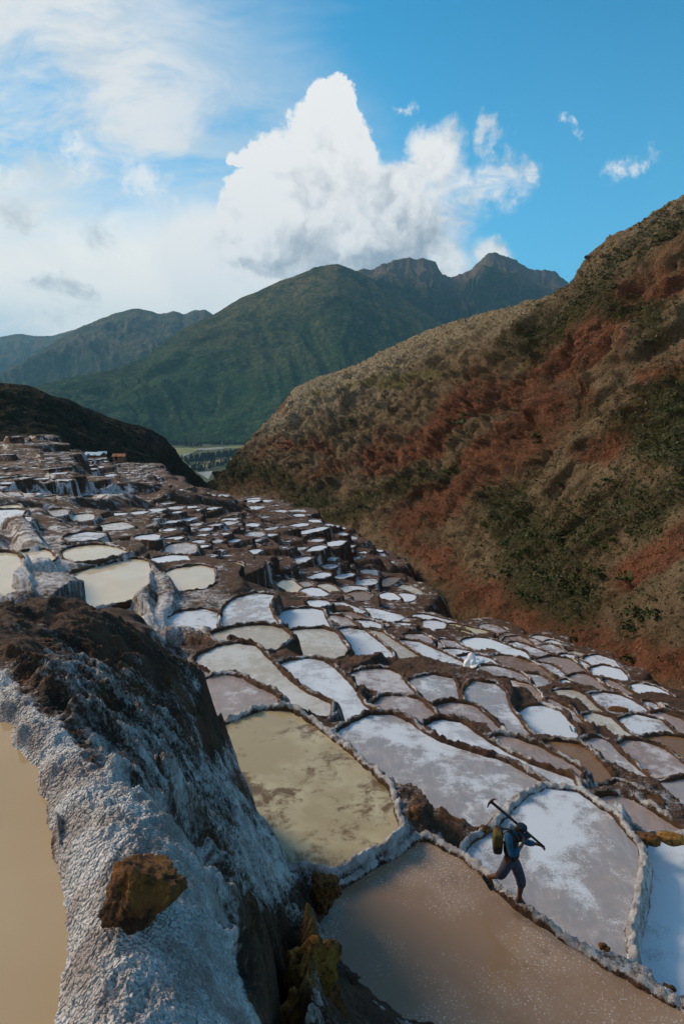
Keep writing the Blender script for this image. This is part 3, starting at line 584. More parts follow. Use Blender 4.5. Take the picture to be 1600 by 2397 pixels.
def level(u, v): return ray(u, v)[2] / inv_depth(u, v)

def chaikin(p, n=2):
    for i in range(n):
        c = 0.09 if i == 0 else 0.2
        q = np.roll(p, -1, 0); p = np.stack([(1 - c) * p + c * q, c * p + (1 - c) * q], 1).reshape(-1, 2)
    return p
def area2(p):
    q = np.roll(p, -1, 0); return 0.5 * np.sum(p[:, 0] * q[:, 1] - q[:, 0] * p[:, 1])
for pd in PONDS:
    c = pd['px'].mean(0)
    z = pd['z'] if pd['z'] is not None else float(level(c[0], c[1]))
    q = at_z(pd['px'][:, 0], pd['px'][:, 1], z)[:, :2]
    if area2(q) < 0: q = q[::-1]
    q = chaikin(q, 1)
    pd['z'] = z; pd['xy'] = q; pd['c'] = q.mean(0); pd['d'] = float(np.hypot(*q.mean(0)))
    pd['rw'] = 0.12 + 0.0013 * min(pd['d'], 150)      # half dike, metres
    pd['rh'] = 0.11 + 0.0008 * min(pd['d'], 150)

def sdist(px, py, poly):
    """signed distance to a polygon: negative inside"""
    d = np.full(px.shape, 1e9); ins = np.zeros(px.shape, bool)
    for i in range(len(poly)):
        ax, ay = poly[i]; bx, by = poly[(i + 1) % len(poly)]
        ex, ey = bx - ax, by - ay; L = ex * ex + ey * ey + 1e-12
        t = np.clip(((px - ax) * ex + (py - ay) * ey) / L, 0, 1)
        d = np.minimum(d, (px - ax - t * ex) ** 2 + (py - ay - t * ey) ** 2)
        if ey != 0:
            cr = ((ay > py) != (by > py)) & (px < ex * (py - ay) / ey + ax); ins ^= cr
    d = np.sqrt(d); return np.where(ins, -d, d)


def offset(poly, amt):
    t = np.roll(poly, -1, 0) - np.roll(poly, 1, 0); t /= np.linalg.norm(t, axis=1)[:, None] + 1e-9
    return poly + np.stack([t[:, 1], -t[:, 0]], 1) * np.asarray(amt)[:, None]
# neighbouring ponds share one dike: widen each outline to half a dike from the next pond
_new = []
for i, pd in enumerate(PONDS):
    q = pd['xy']; best = np.full(len(q), 9.0)
    for j, pe in enumerate(PONDS):
        if i == j or np.hypot(*(pd['c'] - pe['c'])) > 8 + 0.25 * pd['d']: continue
        best = np.minimum(best, sdist(q[:, 0], q[:, 1], pe['xy']))
    lim = 0.26 + (0.013 if pd['d'] < 75 else 0.0045) * pd['d']
    push = np.clip((best - 1.7 * pd['rw']) * 0.5, -0.6 * pd['rw'], lim); push[best > 8] = 0.3 * lim
    _new.append(offset(q, push))
for pd, q in zip(PONDS, _new): pd['xy'] = q

# smooth ground through the pond levels, dropping into the ravine beyond the last ponds
def build_ground():
    pts = [(p['c'][0], p['c'][1], p['z']) for p in PONDS]
    for (u, v, z) in CTRL:
        q = at_z(u, v, z); pts.append((q[0], q[1], z))
    edge = [(1750,1800,-17.5),(1600,1700,-22),(1440,1590,-25),(1260,1490,-30),(1100,1440,-36.5),(1010,1405,-38),(950,1365,-38.5),(860,1275,-38.5),(760,1215,-38),(640,1170,-39),(560,1158,-38),(430,1145,-37),(400,1118,-36),(360,1092,-34)]
    E = np.array([at_z(u, v, z) for u, v, z in edge])
    out = []
    for i, q in enumerate(E):
        a = E[max(i - 1, 0)]; b = E[min(i + 1, len(E) - 1)]; t = (b - a)[:2]; t /= np.linalg.norm(t); n = np.array([t[1], -t[0]])
        if n[0] < 0 and i < 9: n = -n
        if i >= 9: n = np.array([0.5, 0.87])
        for dd, dr in ((3, -2.0), (12, -13), (30, -30), (80, -45)):
            out.append((q[0] + n[0] * dd, q[1] + n[1] * dd, q[2] + dr))
    pts += out
    for (u, v, z, dd) in [(-60,1005,-13,0),(60,1004,-13,0),(120,1005,-15,0),(165,1030,-19,0),(200,1052,-23,0)]:
        q = at_z(u, v, z); pts.append((q[0], q[1], z)); pts.append((q[0] * 1.2, q[1] * 1.2, z - 12)); pts.append((q[0] * 1.5, q[1] * 1.5, z - 30))
    a = np.array(pts); key = {}
    for r_ in a:
        key[(round(r_[0] / (0.02 * (1 + np.hypot(r_[0], r_[1])))), round(r_[1] / (0.02 * (1 + np.hypot(r_[0], r_[1])))))] = r_
    a = np.array(list(key.values()))
    return lin_fit(a[:, :2], a[:, 2], 0.3)
ground = build_ground()

def _rid(crop, s, z0, z1, w_):
    ox, oy, k = CROP[crop]; a = np.array([float(q) for q in s.replace(',', ' ').split()]).reshape(-1, 2); zz = np.linspace(z0, z1, len(a))
    return np.array([at_z(ox + x / k, oy + y / k, z) for (x, y), z in zip(a, zz)]), w_
RIDGES = [_rid('G', '1235,405 1300,480 1325,600 1295,760 1320,900 1385,1080', -11.7, -12.2, .30), _rid('G', '1400,480 1480,560 1530,680 1520,820 1440,940 1420,1060', -12.2, -12.5, .35),
          _rid('3', '0,300 90,305 190,365 290,400 420,365 450,420', -11.9, -12.6, .28), _rid('3', '215,225 200,300 225,365', -12.2, -12.5, .25), _rid('G', '130,20 220,130 300,280 350,420', -11.2, -10.0, .55),
          _rid('G', '0,330 90,430 130,560 150,720', -7.6, -7.4, .5), _rid('G', '330,330 420,440 560,560 650,720', -10.2, -11.6, .45), _rid('G', '670,300 820,295 1000,330 1170,385', -11.9, -12.0, .22), _rid('B', '560,790 720,820 900,870 1040,880 1100,960', -20.5, -22.5, .3), _rid('B', '720,365 900,410 1060,445 1180,560 1260,640 1290,740', -29, -25.5, .35)]
def terrain(X, Y):
    """height and salt amount of the terraced hillside at plan positions: each pond holds the terrace round it"""
    S = ground(X, Y); D = np.hypot(X, Y)
    n1 = fbm(X * 0.9, Y * 0.9, 4, 3); n2 = fbm(X * 4.0, Y * 4.0, 3, 9); nf = fbm(X * 0.35, Y * 0.35, 3, 91)
    rough = fbm(X * 0.28, Y * 0.28, 5, 21)
    H = S - 0.1 + rough * (0.30 + 0.004 * np.minimum(D, 200)) + n1 * 0.13 + n2 * 0.05
    d1 = np.full(X.shape, 1e3); d2 = np.full(X.shape, 1e3); z1 = S.copy(); z2 = S.copy(); w1 = np.full(X.shape, 0.2); h1 = np.full(X.shape, 0.1)
    wob = 0.22 * n1 + 0.08 * n2
    for pd in PONDS:
        lo = pd['xy'].min(0); hi = pd['xy'].max(0); ext = 4.0 + 0.03 * pd['d']
        sel = np.where((X > lo[0] - ext) & (X < hi[0] + ext) & (Y > lo[1] - ext) & (Y < hi[1] + ext))[0]
        if not len(sel): continue
        sd = sdist(X[sel], Y[sel], pd['xy'])
        a1 = d1[sel]; a2 = d2[sel]; b1 = z1[sel]; b2 = z2[sel]; c1 = w1[sel]; e1 = h1[sel]
        first = sd < a1; second = (~first) & (sd < a2)
        d2[sel] = np.where(first, a1, np.where(second, sd, a2)); z2[sel] = np.where(first, b1, np.where(second, pd['z'], b2))
        d1[sel] = np.where(first, sd, a1); z1[sel] = np.where(first, pd['z'], b1)
        w1[sel] = np.where(first, pd['rw'], c1); h1[sel] = np.where(first, pd['rh'], e1)
    two = d2 < 500
    hi1 = z1 >= z2
    zh = np.where(hi1, z1, z2); zl = np.where(hi1, z2, z1); dh = np.where(hi1, d1, d2); dl = np.where(hi1, d2, d1)
    dz = np.where(two, zh - zl, 0)
    wall = 0.16 + 0.24 * np.minimum(dz, 5)
    # a retaining wall stands right at the rim of the upper pond; level neighbours meet half way
    B = sstep(dz, 0.10, 0.7)
    s = (1 - B) * (dl - dh) * 0.5 + B * (1.35 * w1 - dh)
    s = s + wob * 0.8 * sstep(d1, 0.05, 0.4)
    f = np.clip(s / wall + 1.0 - 0.5 * (1 - B), 0, 1); f = f * f * (3 - 2 * f)
    T = np.where(two, zl + (zh - zl) * f, z1)
    T = T + h1 * 0.45 * sstep(d1, 0.0, 0.08) + (0.10 * n1 + 0.08 * n2 + 0.05 * fbm(X * 11, Y * 11, 2, 19) * (D < 60)) * sstep(d1, w1 * .6, w1 * 2.5)
    far = sstep(d1 + 0.8 * nf, 1.3 + 0.010 * D, 3.2 + 0.022 * D)
    Z = T * (1 - far) + H * far
    for pts, w_ in RIDGES:
        lo = pts[:, :2].min(0) - 3; hi = pts[:, :2].max(0) + 3
        sel = np.where((X > lo[0]) & (X < hi[0]) & (Y > lo[1]) & (Y < hi[1]) & (d1 > 0.02))[0]
        if not len(sel): continue
        x = X[sel]; y = Y[sel]; bd = np.full(len(sel), 1e9); bz = np.zeros(len(sel))
        for a, b in zip(pts[:-1], pts[1:]):
            ex, ey = b[0] - a[0], b[1] - a[1]; t = np.clip(((x - a[0]) * ex + (y - a[1]) * ey) / (ex * ex + ey * ey), 0, 1)
            dd = np.hypot(x - a[0] - t * ex, y - a[1] - t * ey); zz = a[2] + (b[2] - a[2]) * t
            bz = np.where(dd < bd, zz, bz); bd = np.minimum(bd, dd)
        bd = bd * (1 + 0.5 * n1[sel])
        Z[sel] = np.maximum(Z[sel], bz - np.maximum(bd - w_, 0) * 2.0 + 0.10 * n2[sel] - 0.15 * (bd / w_) ** 2 * (bd < w_))
    Z = np.where(d1 < 0, z1 - 0.10, Z)
    salt = np.exp(-np.maximum(d1, 0) / (0.22 + 0.003 * D))
    return Z, salt, S

def polar(a0, a1, na, r0, r1, nr, pw=1.0):
    az = np.radians(np.linspace(a0, a1, na)); k = np.linspace(0, 1, nr) ** pw; r = r0 * (r1 / r0) ** k
    Rr, A = np.meshgrid(r, az, indexing='ij'); return (Rr * np.sin(A)).ravel(), (Rr * np.cos(A)).ravel()
NA, NR = 640, 780
X, Y = polar(-38, 38, NA, 6.5, 330, NR)
Z, SALT, S0 = terrain(X, Y)
D_ = np.hypot(X, Y)
uu, vv = proj(X, Y, Z)
slt = 0.375 + 0.12 * SALT + 0.09 * sstep(-X / np.maximum(Y, 1), 0.05, 0.35) * sstep(D_, 80, 30)
slt += 0.20 * fbm(X * 0.25, Y * 0.25, 4, 77) + 0.12 * sstep(D_, 24, 12)
slt += 0.09 * sstep(np.hypot((uu - 450) / 160, (vv - 1420) / 110), 1.2, 0.3)
slt += 0.20 * sstep(np.abs(vv - 1148) / 20, 1.3, 0.4) * sstep(np.abs(uu - 150) / 170, 1.1, 0.8)
slt += 0.12 * sstep(np.hypot((uu - 80) / 150, (vv - 1300) / 120), 1.3, 0.3)
slt -= 0.06 * sstep(vv, 1420, 1330) * sstep(uu, 350, 450) * sstep(uu, 1000, 900)
hillside = mesh_obj('terraced_hillside', np.stack([X, Y, Z], 1), grid_faces(NR, NA), MAT['crust'], attrs={'farwall': 1.2 * sstep(D_, 30, 70), 'salt': slt + 0.015 * sstep(D_, 50, 90), 'gold': np.zeros(len(X)) + 0.12 * sstep(fbm(X * .8, Y * .8, 3, 4), .3, .6)})
tag(hillside, kind='structure')

# ------------------------------------------------------------------ the high bank in front (salt-crusted dike and the steep face below it)
BK = []
def bk(u, v, z): q = at_z(u, v, z); BK.append((q[0], q[1], z))
EDGE = [(-60,1590),(0,1672),(60,1755),(112,1888),(135,2030),(158,2142),(163,2214),(143,2306),(132,2397),(120,2520)]
for u, v in EDGE: bk(u, v, -1.72)
for u, v in EDGE: bk(u - 60, v + 10, -1.86)
for u, v in EDGE: bk(u - 300, v + 40, -1.95)
for u, v, z in [(0,1625,-1.60),(45,1690,-1.60),(110,1775,-1.59),(165,1850,-1.57),(210,1960,-1.56),(235,2060,-1.55),(250,2180,-1.55),(255,2300,-1.57),(260,2420,-1.57),
                (0,1570,-1.66),(27,1610,-1.66),(80,1663,-1.65),(134,1712,-1.64),(165,1757,-1.62),(200,1784,-1.62),(250,1802,-1.62),(304,1846,-1.62),(335,1870,-1.60),(330,1960,-1.56),
                (370,2080,-1.58),(390,2200,-1.60),(420,2330,-1.64),(430,2420,-1.66),
                (403,1997,-1.66),(449,1997,-1.74),(474,2068,-1.78),(510,2140,-1.84),(541,2237,-1.90),(577,2308,-1.96),(602,2395,-2.0)]: bk(u, v, z)
for u, v, t in [(0,1530,5.2),(0,1470,7.2),(100,1480,7.6),(90,1560,5.6),(200,1600,5.9),(180,1500,8.3),(300,1560,8.6),(300,1700,5.9),(250,1720,5.0),(400,1600,9.6),(400,1700,8.0),(350,1790,4.9),(450,1800,7.2),(400,1860,4.4),
                (500,1900,6.4),(450,1940,4.0),(550,1960,7.2),(500,2010,3.9),(560,2060,4.7),(620,2060,6.6),(680,2080,8.6),(720,2150,9.3),(760,2160,10.25),(560,2160,3.4),(620,2160,4.6),(680,2220,6.0),
                (640,2290,3.6),(700,2330,4.6),(730,2250,7.6),(770,2350,7.4),(800,2290,9.2),(900,2355,8.85),(1000,2420,8.6),(660,2397,2.9),(850,2397,8.2),
                (480,1700,10.3),(520,1800,10.2),(570,1880,10.0),(640,1970,9.9)]:
    q = at_t(u, v, t); BK.append(tuple(q))
SKY = [(-120,1415,9.5),(0,1409,10),(45,1401,10.4),(138,1420,11),(187,1424,11.2),(250,1447,11.4),(321,1474,11.5),(402,1512,11.5),(424,1527,11.5),(477,1527,11.3),(495,1596,11.6),(498,1650,11.8),(512,1672,11.7),(539,1721,11.6),(561,1757,11.4),(588,1824,11.3),(601,1860,11.2),(646,1904,11.2),(663,1976,11.0),(746,2022,10.8),(786,2040,10.9),(780,2108,10.72),(795,2210,9.92),(845,2275,9.45),(925,2340,9.02),(1005,2390,8.72)]
for u, v, t in SKY:
    q = at_t(u, v, t); BK.append(tuple(q))
    h = np.array([q[0], q[1]]) / np.hypot(q[0], q[1]); n = h + np.array([0.55, 0.1]); n /= np.linalg.norm(n)
    if u < 780:
        for dd, dr in ((0.55, -1.0), (1.6, -4.2), (3.2, -8.0)): BK.append((q[0] + n[0] * dd, q[1] + n[1] * dd, q[2] + dr))
    else:
        for dd, dr in ((0.5, -0.35), (1.5, -1.2), (3.5, -2.5)): BK.append((q[0] + n[0] * dd, q[1] + n[1] * dd, q[2] + dr))
BK = np.array(BK)
bank_s = lin_fit(BK[:, :2], BK[:, 2], 0.02)
NA2, NR2 = 540, 860
X, Y = polar(-52, 24, NA2, 0.95, 15.5, NR2, 1.25)
Z = bank_s(X, Y)
e = 0.06
gx = (bank_s(X + e, Y) - bank_s(X - e, Y)) / (2 * e); gy = (bank_s(X, Y + e) - bank_s(X, Y - e)) / (2 * e)
sl = np.hypot(gx, gy); steep = sstep(sl, 0.35, 1.1)
# coordinates along and down the face for the streaks
ax_ = X * 0.80 + Y * 0.60; dn_ = -X * 0.60 + Y * 0.80
warp = fbm(X * 0.7, Y * 0.7, 3, 40) * 0.8
streaks = fbm((dn_ + warp) * 3.2, (ax_ + warp) * 0.9, 5, 31, 0.58, True)
lumps = fbm(X * 1.3, Y * 1.3, 5, 55, 0.55)
D_ = np.hypot(X, Y)
uu, vv = proj(X, Y, Z)
top = 1 - steep
face = steep * sstep(D_, 1.3, 2.6)
DIKE = np.array([(-80,1560),(0,1570),(27,1610),(80,1663),(134,1712),(165,1757),(200,1784),(250,1802),(304,1846),(370,1905),(449,1990),(474,2068),(500,2140),(530,2237),(560,2308),(590,2395),(640,2900),(60,2900),(132,2397),(158,2142),(112,1888),(0,1672),(-80,1600)], float)
dk = sdist(uu, np.clip(vv, -3000, 2890), DIKE)
dk = np.where(D_ < 5.5, sstep(dk + 26 * fbm(X * 5, Y * 5, 3, 81), 34, -22), 0)
eu = np.interp(vv, [v for u, v in EDGE], [u for u, v in EDGE]); lm = ((uu < eu + 12) & (vv > 1560) & (D_ < 6)).astype(float)
face = face * (1 - np.maximum(dk, lm)) * (1 - 0.75 * sstep(vv, 2080, 2200) * sstep(uu, 730, 800))
Z = np.where(lm > 0, np.minimum(Z, -1.70 - 0.02 * np.clip((eu + 12 - uu) / 12, 0, 8)), Z)
rug = fbm((dn_ + warp * .5) * 5.5, ax_ * 3.0, 4, 37, 0.6)
Z = Z + (face * (1 - 0.5 * sstep(D_, 7.5, 10.5))) * (0.32 * (streaks - 0.25) + 0.22 * lumps + 0.18 * rug) + 0.025 * fbm(X * 2.4, Y * 2.4, 3, 12) - 0.42 * sstep(D_, 7, 10) + 0.22 * sstep(D_, 6.5, 8.5) * (fbm(X * 1.9, Y * 1.9, 5, 83, 0.6) - 0.1)
# granular salt crust: grains of two centimetres, merging into lumps
g1 = worley(X * 46 + 2 * lumps, Y * 46, 3); g2 = worley(X * 15 + 4, Y * 15 + 3 * lumps, 8)
cl = 0.5 + 0.9 * fbm(X * 7, Y * 7, 3, 88)
grain = np.clip(0.62 - g1, 0, 1) * 0.030 * np.clip(cl, 0.15, 1.3) + (0.5 - g2) * 0.022 + 0.020 * fbm(X * 26, Y * 26, 3, 87, 0.6)
inpond = sstep(Z, -1.70, -1.74) * (X < -0.2)
crusty = sstep(D_, 9, 3.0)
Z = Z + grain * crusty * (1 - 0.3 * steep)
# cracked hollow below the lip
hol = np.exp(-(((uu - 672) / 34) ** 2 + ((vv - 2330) / 110) ** 2))
Z = Z - hol * 0.9 + 0.42 * np.exp(-(((uu - 724) / 36) ** 2 + ((vv - 2270) / 75) ** 2)) * (D_ > 2.5) * (1 + 0.9 * fbm(X * 5, Y * 5, 3, 99))
s2 = 0.405 + 0.40 * dk + 0.10 * rug * (1 - dk) + 0.10 * fbm(X * .9, Y * .9, 3, 85)
s2 += 0.05 * face * sstep(vv, 1600, 1800)
s2 += 0.12 * face * sstep(np.hypot((uu - 650) / 110, (vv - 2010) / 150), 1.3, 0.4)
s2 -= 0.08 * sstep(vv, 1560, 1470)
s2 += 0.13 * streaks * face
s2 -= 0.26 * sstep(np.hypot((uu - 650) / 95, (vv - 2270) / 130), 1.25, 0.6) * (1 - dk)
s2 -= 0.22 * sstep(np.hypot((uu - 740) / 80, (vv - 2080) / 75), 1.2, 0.5)
s2 -= 0.10 * sstep(np.hypot((uu - 860) / 130, (vv - 2330) / 70), 1.3, 0.7)
s2 -= 0.20 * sstep(np.hypot((uu - 500) / 40, (vv - 1620) / 110), 1.2, 0.5)
gold = 0.95 * np.exp(-(((uu - 720) / 34) ** 2 + ((vv - 2290) / 95) ** 2)) * (D_ > 3) + 0.25 * sstep(fbm(X * 2, Y * 2, 3, 66), .2, .5) * steep
bank = mesh_obj('salt_crusted_bank', np.stack([X, Y, Z], 1), grid_faces(NR2, NA2), MAT['crust'], attrs={'salt': s2, 'gold': gold, 'grainy': dk})
tag(bank, kind='structure')

# ------------------------------------------------------------------ ponds as things
def resample(poly, step):
    q = np.vstack([poly, poly[:1]]); L = np.r_[0, np.cumsum(np.linalg.norm(np.diff(q, axis=0), axis=1))]
    n = max(12, int(L[-1] / step)); s = np.linspace(0, L[-1], n, endpoint=False)
    return np.stack([np.interp(s, L, q[:, 0]), np.interp(s, L, q[:, 1])], 1)
ZONES = [('salt ponds on the far spur facing the ravine', 'on the far dark spur above the ravine'),
         ('salt pans on the upper far terraces', 'on the steps beyond the long white wall'),
         ('salt ponds on the lower slope', 'on the low diked slope by the red ravine'),
         ('salt ponds on the middle ledges', 'on the ledges between high brown walls')]
KW = {'white': 'small white crusted salt pond', 'salt': 'small bluish grey salt pond', 'pink': 'small pinkish wet salt pond', 'cream': 'small cream coloured salt pond', 'mud': 'small drained brown salt pond',
      'yellow': 'pale yellow brine pond', 'mirror': 'small still pond mirroring the sky', 'brown': 'brown brine pond', 'brine': 'greenish brine pond', 'spot': 'speckled brown pond', 'tan': 'tan pond'}
COLR = {'white': 'white crusted pond', 'salt': 'bluish grey salt pond', 'pink': 'pinkish wet pond', 'cream': 'cream pond', 'mud': 'drained brown pond', 'yellow': 'pale yellow pond', 'mirror': 'mirroring pond', 'brown': 'brown pond', 'brine': 'greenish pond', 'spot': 'speckled pond', 'tan': 'tan pond'}
for pd in PONDS:
    d = pd['d']; step = max(0.035, d * 0.0040)
    ring = resample(pd['xy'], step); n = len(ring)
    tng = np.roll(ring, -2, 0) - np.roll(ring, 2, 0); tng /= np.linalg.norm(tng, axis=1)[:, None] + 1e-9
    nrm = np.stack([tng[:, 1], -tng[:, 0]], 1)
    jit = fbm(ring[:, 0] * 3, ring[:, 1] * 3, 3, 5) * 0.40 * pd['rw'] + fbm(ring[:, 0] * .8, ring[:, 1] * .8, 2, 6) * 0.3 * pd['rw']
    ring = ring + nrm * jit[:, None]
    cen = ring.mean(0); inn = cen + (ring - cen) * 0.84
    sv = np.vstack([np.column_stack([ring + nrm * 0.08 - cen, np.zeros(n)]), np.column_stack([inn - cen, np.zeros(n)])])
    fc = [(i, (i + 1) % n, n + (i + 1) % n, n + i) for i in range(n)] + [tuple(range(n, 2 * n))]
    o = empty('salt_pond', (float(cen[0]), float(cen[1]), float(pd['z']))); pd['obj'] = o
    sh_ = mesh_obj('brine' if pd['kind'] in ('brine', 'tan', 'brown', 'mirror', 'yellow') else 'salt_sheet', sv, fc, MAT[pd['kind']], o, smooth=False, attrs={'edge': np.r_[np.ones(n), np.zeros(n)]})
    if pd['label']:
        tag(o, pd['label'], 'salt pond', 'salt ponds with their own look')
    else:
        c = pd['px'].mean(0); ar = abs(area2(pd['xy'])); e0 = np.ptp(pd['xy'] @ np.linalg.eigh(np.cov(pd['xy'].T))[1], axis=0); ratio = e0.max() / max(e0.min(), .1)
        size = 'tiny' if ar < 7 else 'small' if ar < 16 else 'mid-sized' if ar < 32 else 'broad'
        shp = ' strip-like' if ratio > 3.4 else ' oblong' if ratio > 1.9 else ''
        zone = ('on the steep steps above the long salt-streaked wall' if c[1] < 1112 and c[0] < 250 else 'in the crowded rows below the orange roofed shed' if c[1] < 1140 and 250 <= c[0] < 420 else
                'on the rim of the long salt-streaked wall' if c[1] < 1145 and c[0] < 340 else 'on the ravine brink of the far spur' if c[1] < 1185 else 'on the ledges between high brown walls' if c[0] < 470 and c[1] < 1345 else
                'on the brink where the dark spur drops away' if c[0] > 800 and c[1] < 1330 else 'in the stepped rows of the dark spur' if c[1] < 1350 else 'at the foot of the dark spur' if c[1] < 1425 and c[0] < 1010 else
                'near the white sacks' if abs(c[0] - 1060) < 130 and abs(c[1] - 1555) < 75 else 'along the brink above the red cliff' if c[1] < 1480 + (c[0] - 1200) * .47 else 'on the diked slope below the white sacks')
        lab = f"{size}{shp} {COLR[pd['kind']]} {zone}"
        tag(o, lab, 'salt pond', 'every ' + lab)
    # rim: low crusted dike round the pond
    prof = [(-0.14, -0.5), (-0.04, 0.05), (0.10, 0.50), (0.30, 0.82), (0.55, 1.0), (0.80, 0.95), (0.98, 0.55), (1.12, -0.4), (1.22, -1.8)]
    if d > 60: prof = [prof[i] for i in (0, 2, 4, 6, 8)]
    rw, rh = pd['rw'], pd['rh']; K = len(prof)
    rows = []; sl_ = []
    hs = 1 + 1.0 * fbm(ring[:, 0] * 1.3, ring[:, 1] * 1.3, 3, 41) + 0.5 * fbm(ring[:, 0] * 4.5, ring[:, 1] * 4.5, 2, 43)
    for k, (a, b) in enumerate(prof):
        q = ring + nrm * (a * rw * (1 + 0.3 * fbm(ring[:, 0] * 2.5, ring[:, 1] * 2.5, 2, 60)) + 0.10 * rw * fbm(ring[:, 0] * 14, ring[:, 1] * 14, 2, 64 + k))[:, None]
        lum = fbm(q[:, 0] * 8, q[:, 1] * 8, 3, 70) * 0.55 + fbm(q[:, 0] * 28, q[:, 1] * 28, 2, 90) * (0.45 if d < 30 else 0.2)
        if d < 22: lum = lum + (0.45 - worley(q[:, 0] * 26, q[:, 1] * 26, 4)) * 0.5
        zz = np.zeros(n) + pd['z'] + rh * (b * (hs if b > 0 else 1) + (lum if 0 < k < K - 1 else 0))
        if 12 < d < 70 and 0 < k < K - 1: zz = zz + rh * (0.5 - worley(q[:, 0] * 4.2, q[:, 1] * 4.2, 14)) * 0.9
        fr_ = k / (K - 1)
        rows.append(np.column_stack([q, zz])); sl_.append(np.full(n, 0.41 + (0.09 if .25 < fr_ < .8 else -0.08)) + 0.26 * sstep(np.full(n, d), 20, 9) * (1 if fr_ > .2 else .2) + 0.42 * fbm(q[:, 0] * .7, q[:, 1] * .7, 4, 3))
    V = np.vstack(rows); A = np.concatenate(sl_)
    V[:, :2] -= cen; V[:, 2] -= pd['z']
    ro = mesh_obj('rim', V, grid_faces(K, n, closed=True), MAT['crust'], o, attrs={'salt': A, 'gold': 0.30 * sstep(gn(V[:, 0] * .9, V[:, 1] * .9, 8), .1, .5), 'grainy': np.full(len(V), 0.55 if d < 22 else 0.0)})
# the near brine pond beside the camera
q = at_z(np.array([u for u, v in EDGE]), np.array([v for u, v in EDGE]), -1.725)[:, :2]
q = np.vstack([[-4.5, 4.2], [-4.5, 0.3], [-0.4, 0.3], q[::-1] + np.array([0.06, 0]), [-2.6, 4.2]])
if area2(q) < 0: q = q[::-1]
o = mesh_obj('salt_pond', np.column_stack([q, np.full(len(q), -1.725)]), [tuple(range(len(q)))], MAT['near'], smooth=False)
tag(o, 'ochre brine pond lapping the broad white crusted dike with the rust brown rock', 'salt pond', 'salt ponds with their own look')
# ------------------------------------------------------------------ slopes and mountains, lofted between surveyed lines
def line3(pts): a = np.array(pts, float); return at_t(a[:, 0], a[:, 1], a[:, 2])
def resamp3(pts, n, px):
    L = np.r_[0, np.cumsum(np.linalg.norm(np.diff(px, axis=0), axis=1))]; L /= L[-1]; s = np.linspace(0, 1, n)
    return np.stack([np.interp(s, L, pts[:, k]) for k in range(3)], 1)
def loft(lines, ns, nts):
    rs = []
    for ln in lines:
        a = np.array(ln[1] if isinstance(ln, tuple) else ln, float)
        p = at_t(a[:, 0], a[:, 1], a[:, 2]); rs.append(resamp3(p, ns, a[:, :2]))
    rows = []; tt = []
    for i in range(len(rs) - 1):
        n = nts[i]
        for k in range(n + (1 if i == len(rs) - 2 else 0)):
            f = k / n; rows.append(rs[i] * (1 - f) + rs[i + 1] * f); tt.append(np.full(ns, i + f))
    return np.array(rows), np.array(tt)          # (rows, ns, 3)
def normals(G):
    du = np.gradient(G, axis=1); dv = np.gradient(G, axis=0); n = np.cross(du, dv); n /= np.linalg.norm(n, axis=-1, keepdims=True) + 1e-9
    n[n[..., 2] < 0] *= -1
    return n

# --- red slope across the ravine
crest = [(1980,230,150),(1760,350,148),(1600,455,148),(1540,490,152),(1490,520,156),(1455,540,160),(1420,555,164),(1400,578,170),(1380,602,175),(1360,632,180),(1345,660,190),(1300,684,212),(1260,700,232),(1200,717,260),(1140,730,296),(1080,747,330),(1030,762,362),(980,782,392),(930,805,420),(890,822,438),(860,842,450),(800,866,475),(760,878,488),(720,892,500),(690,910,508),(660,945,514),(645,965,518),(632,985,520),(600,1015,522),(570,1048,520),(545,1080,512),(520,1110,500),(500,1135,490)]
base = [(1980,1900,44),(1750,1745,52),(1600,1672,58),(1450,1600,76),(1300,1530,99),(1200,1500,118),(1100,1452,142),(1040,1402,165),(960,1345,190),(880,1290,220),(800,1245,255),(720,1218,290),(640,1192,335),(580,1172,385),(530,1160,430),(495,1155,480)]
back = [(1980,330,300),(1600,560,300),(1345,740,360),(1080,800,560),(860,900,700),(640,1040,760),(560,1080,740),(500,1150,620)]
under = [(u, v + 160, t * 0.93) for u, v, t in base]
NSH = 600
G, T = loft([under, base, crest, back], NSH, [12, 420, 20])
k = np.clip(T - 1, 0, 1); on = ((T >= 1) & (T <= 2)).astype(float)
N_ = normals(G); px, py, pz = G[..., 0], G[..., 1], G[..., 2]
dist = np.linalg.norm(G, axis=-1); sc = np.clip(dist / 200, 0.45, 1.25)
u0, v0 = proj(px, py, pz)
env = on * np.sin(np.pi * np.clip(k, 0, 1)) ** 0.6
# rills run straight down the slope
su = np.cumsum(np.r_[0, np.linalg.norm(np.diff(G[220], axis=0)[:, :2], axis=1)])[None, :] + 0 * k
wp = fbm(px * .02, py * .02, 3, 5) * 16
rill = fbm((su + wp) / 9.0, k * 2.2 + wp * .02, 4, 15, 0.55, True)
big = fbm(px * 0.022, (py + pz) * 0.022, 4, 25)
med = fbm(px * 0.12, (py + pz) * 0.12, 5, 35, 0.55)
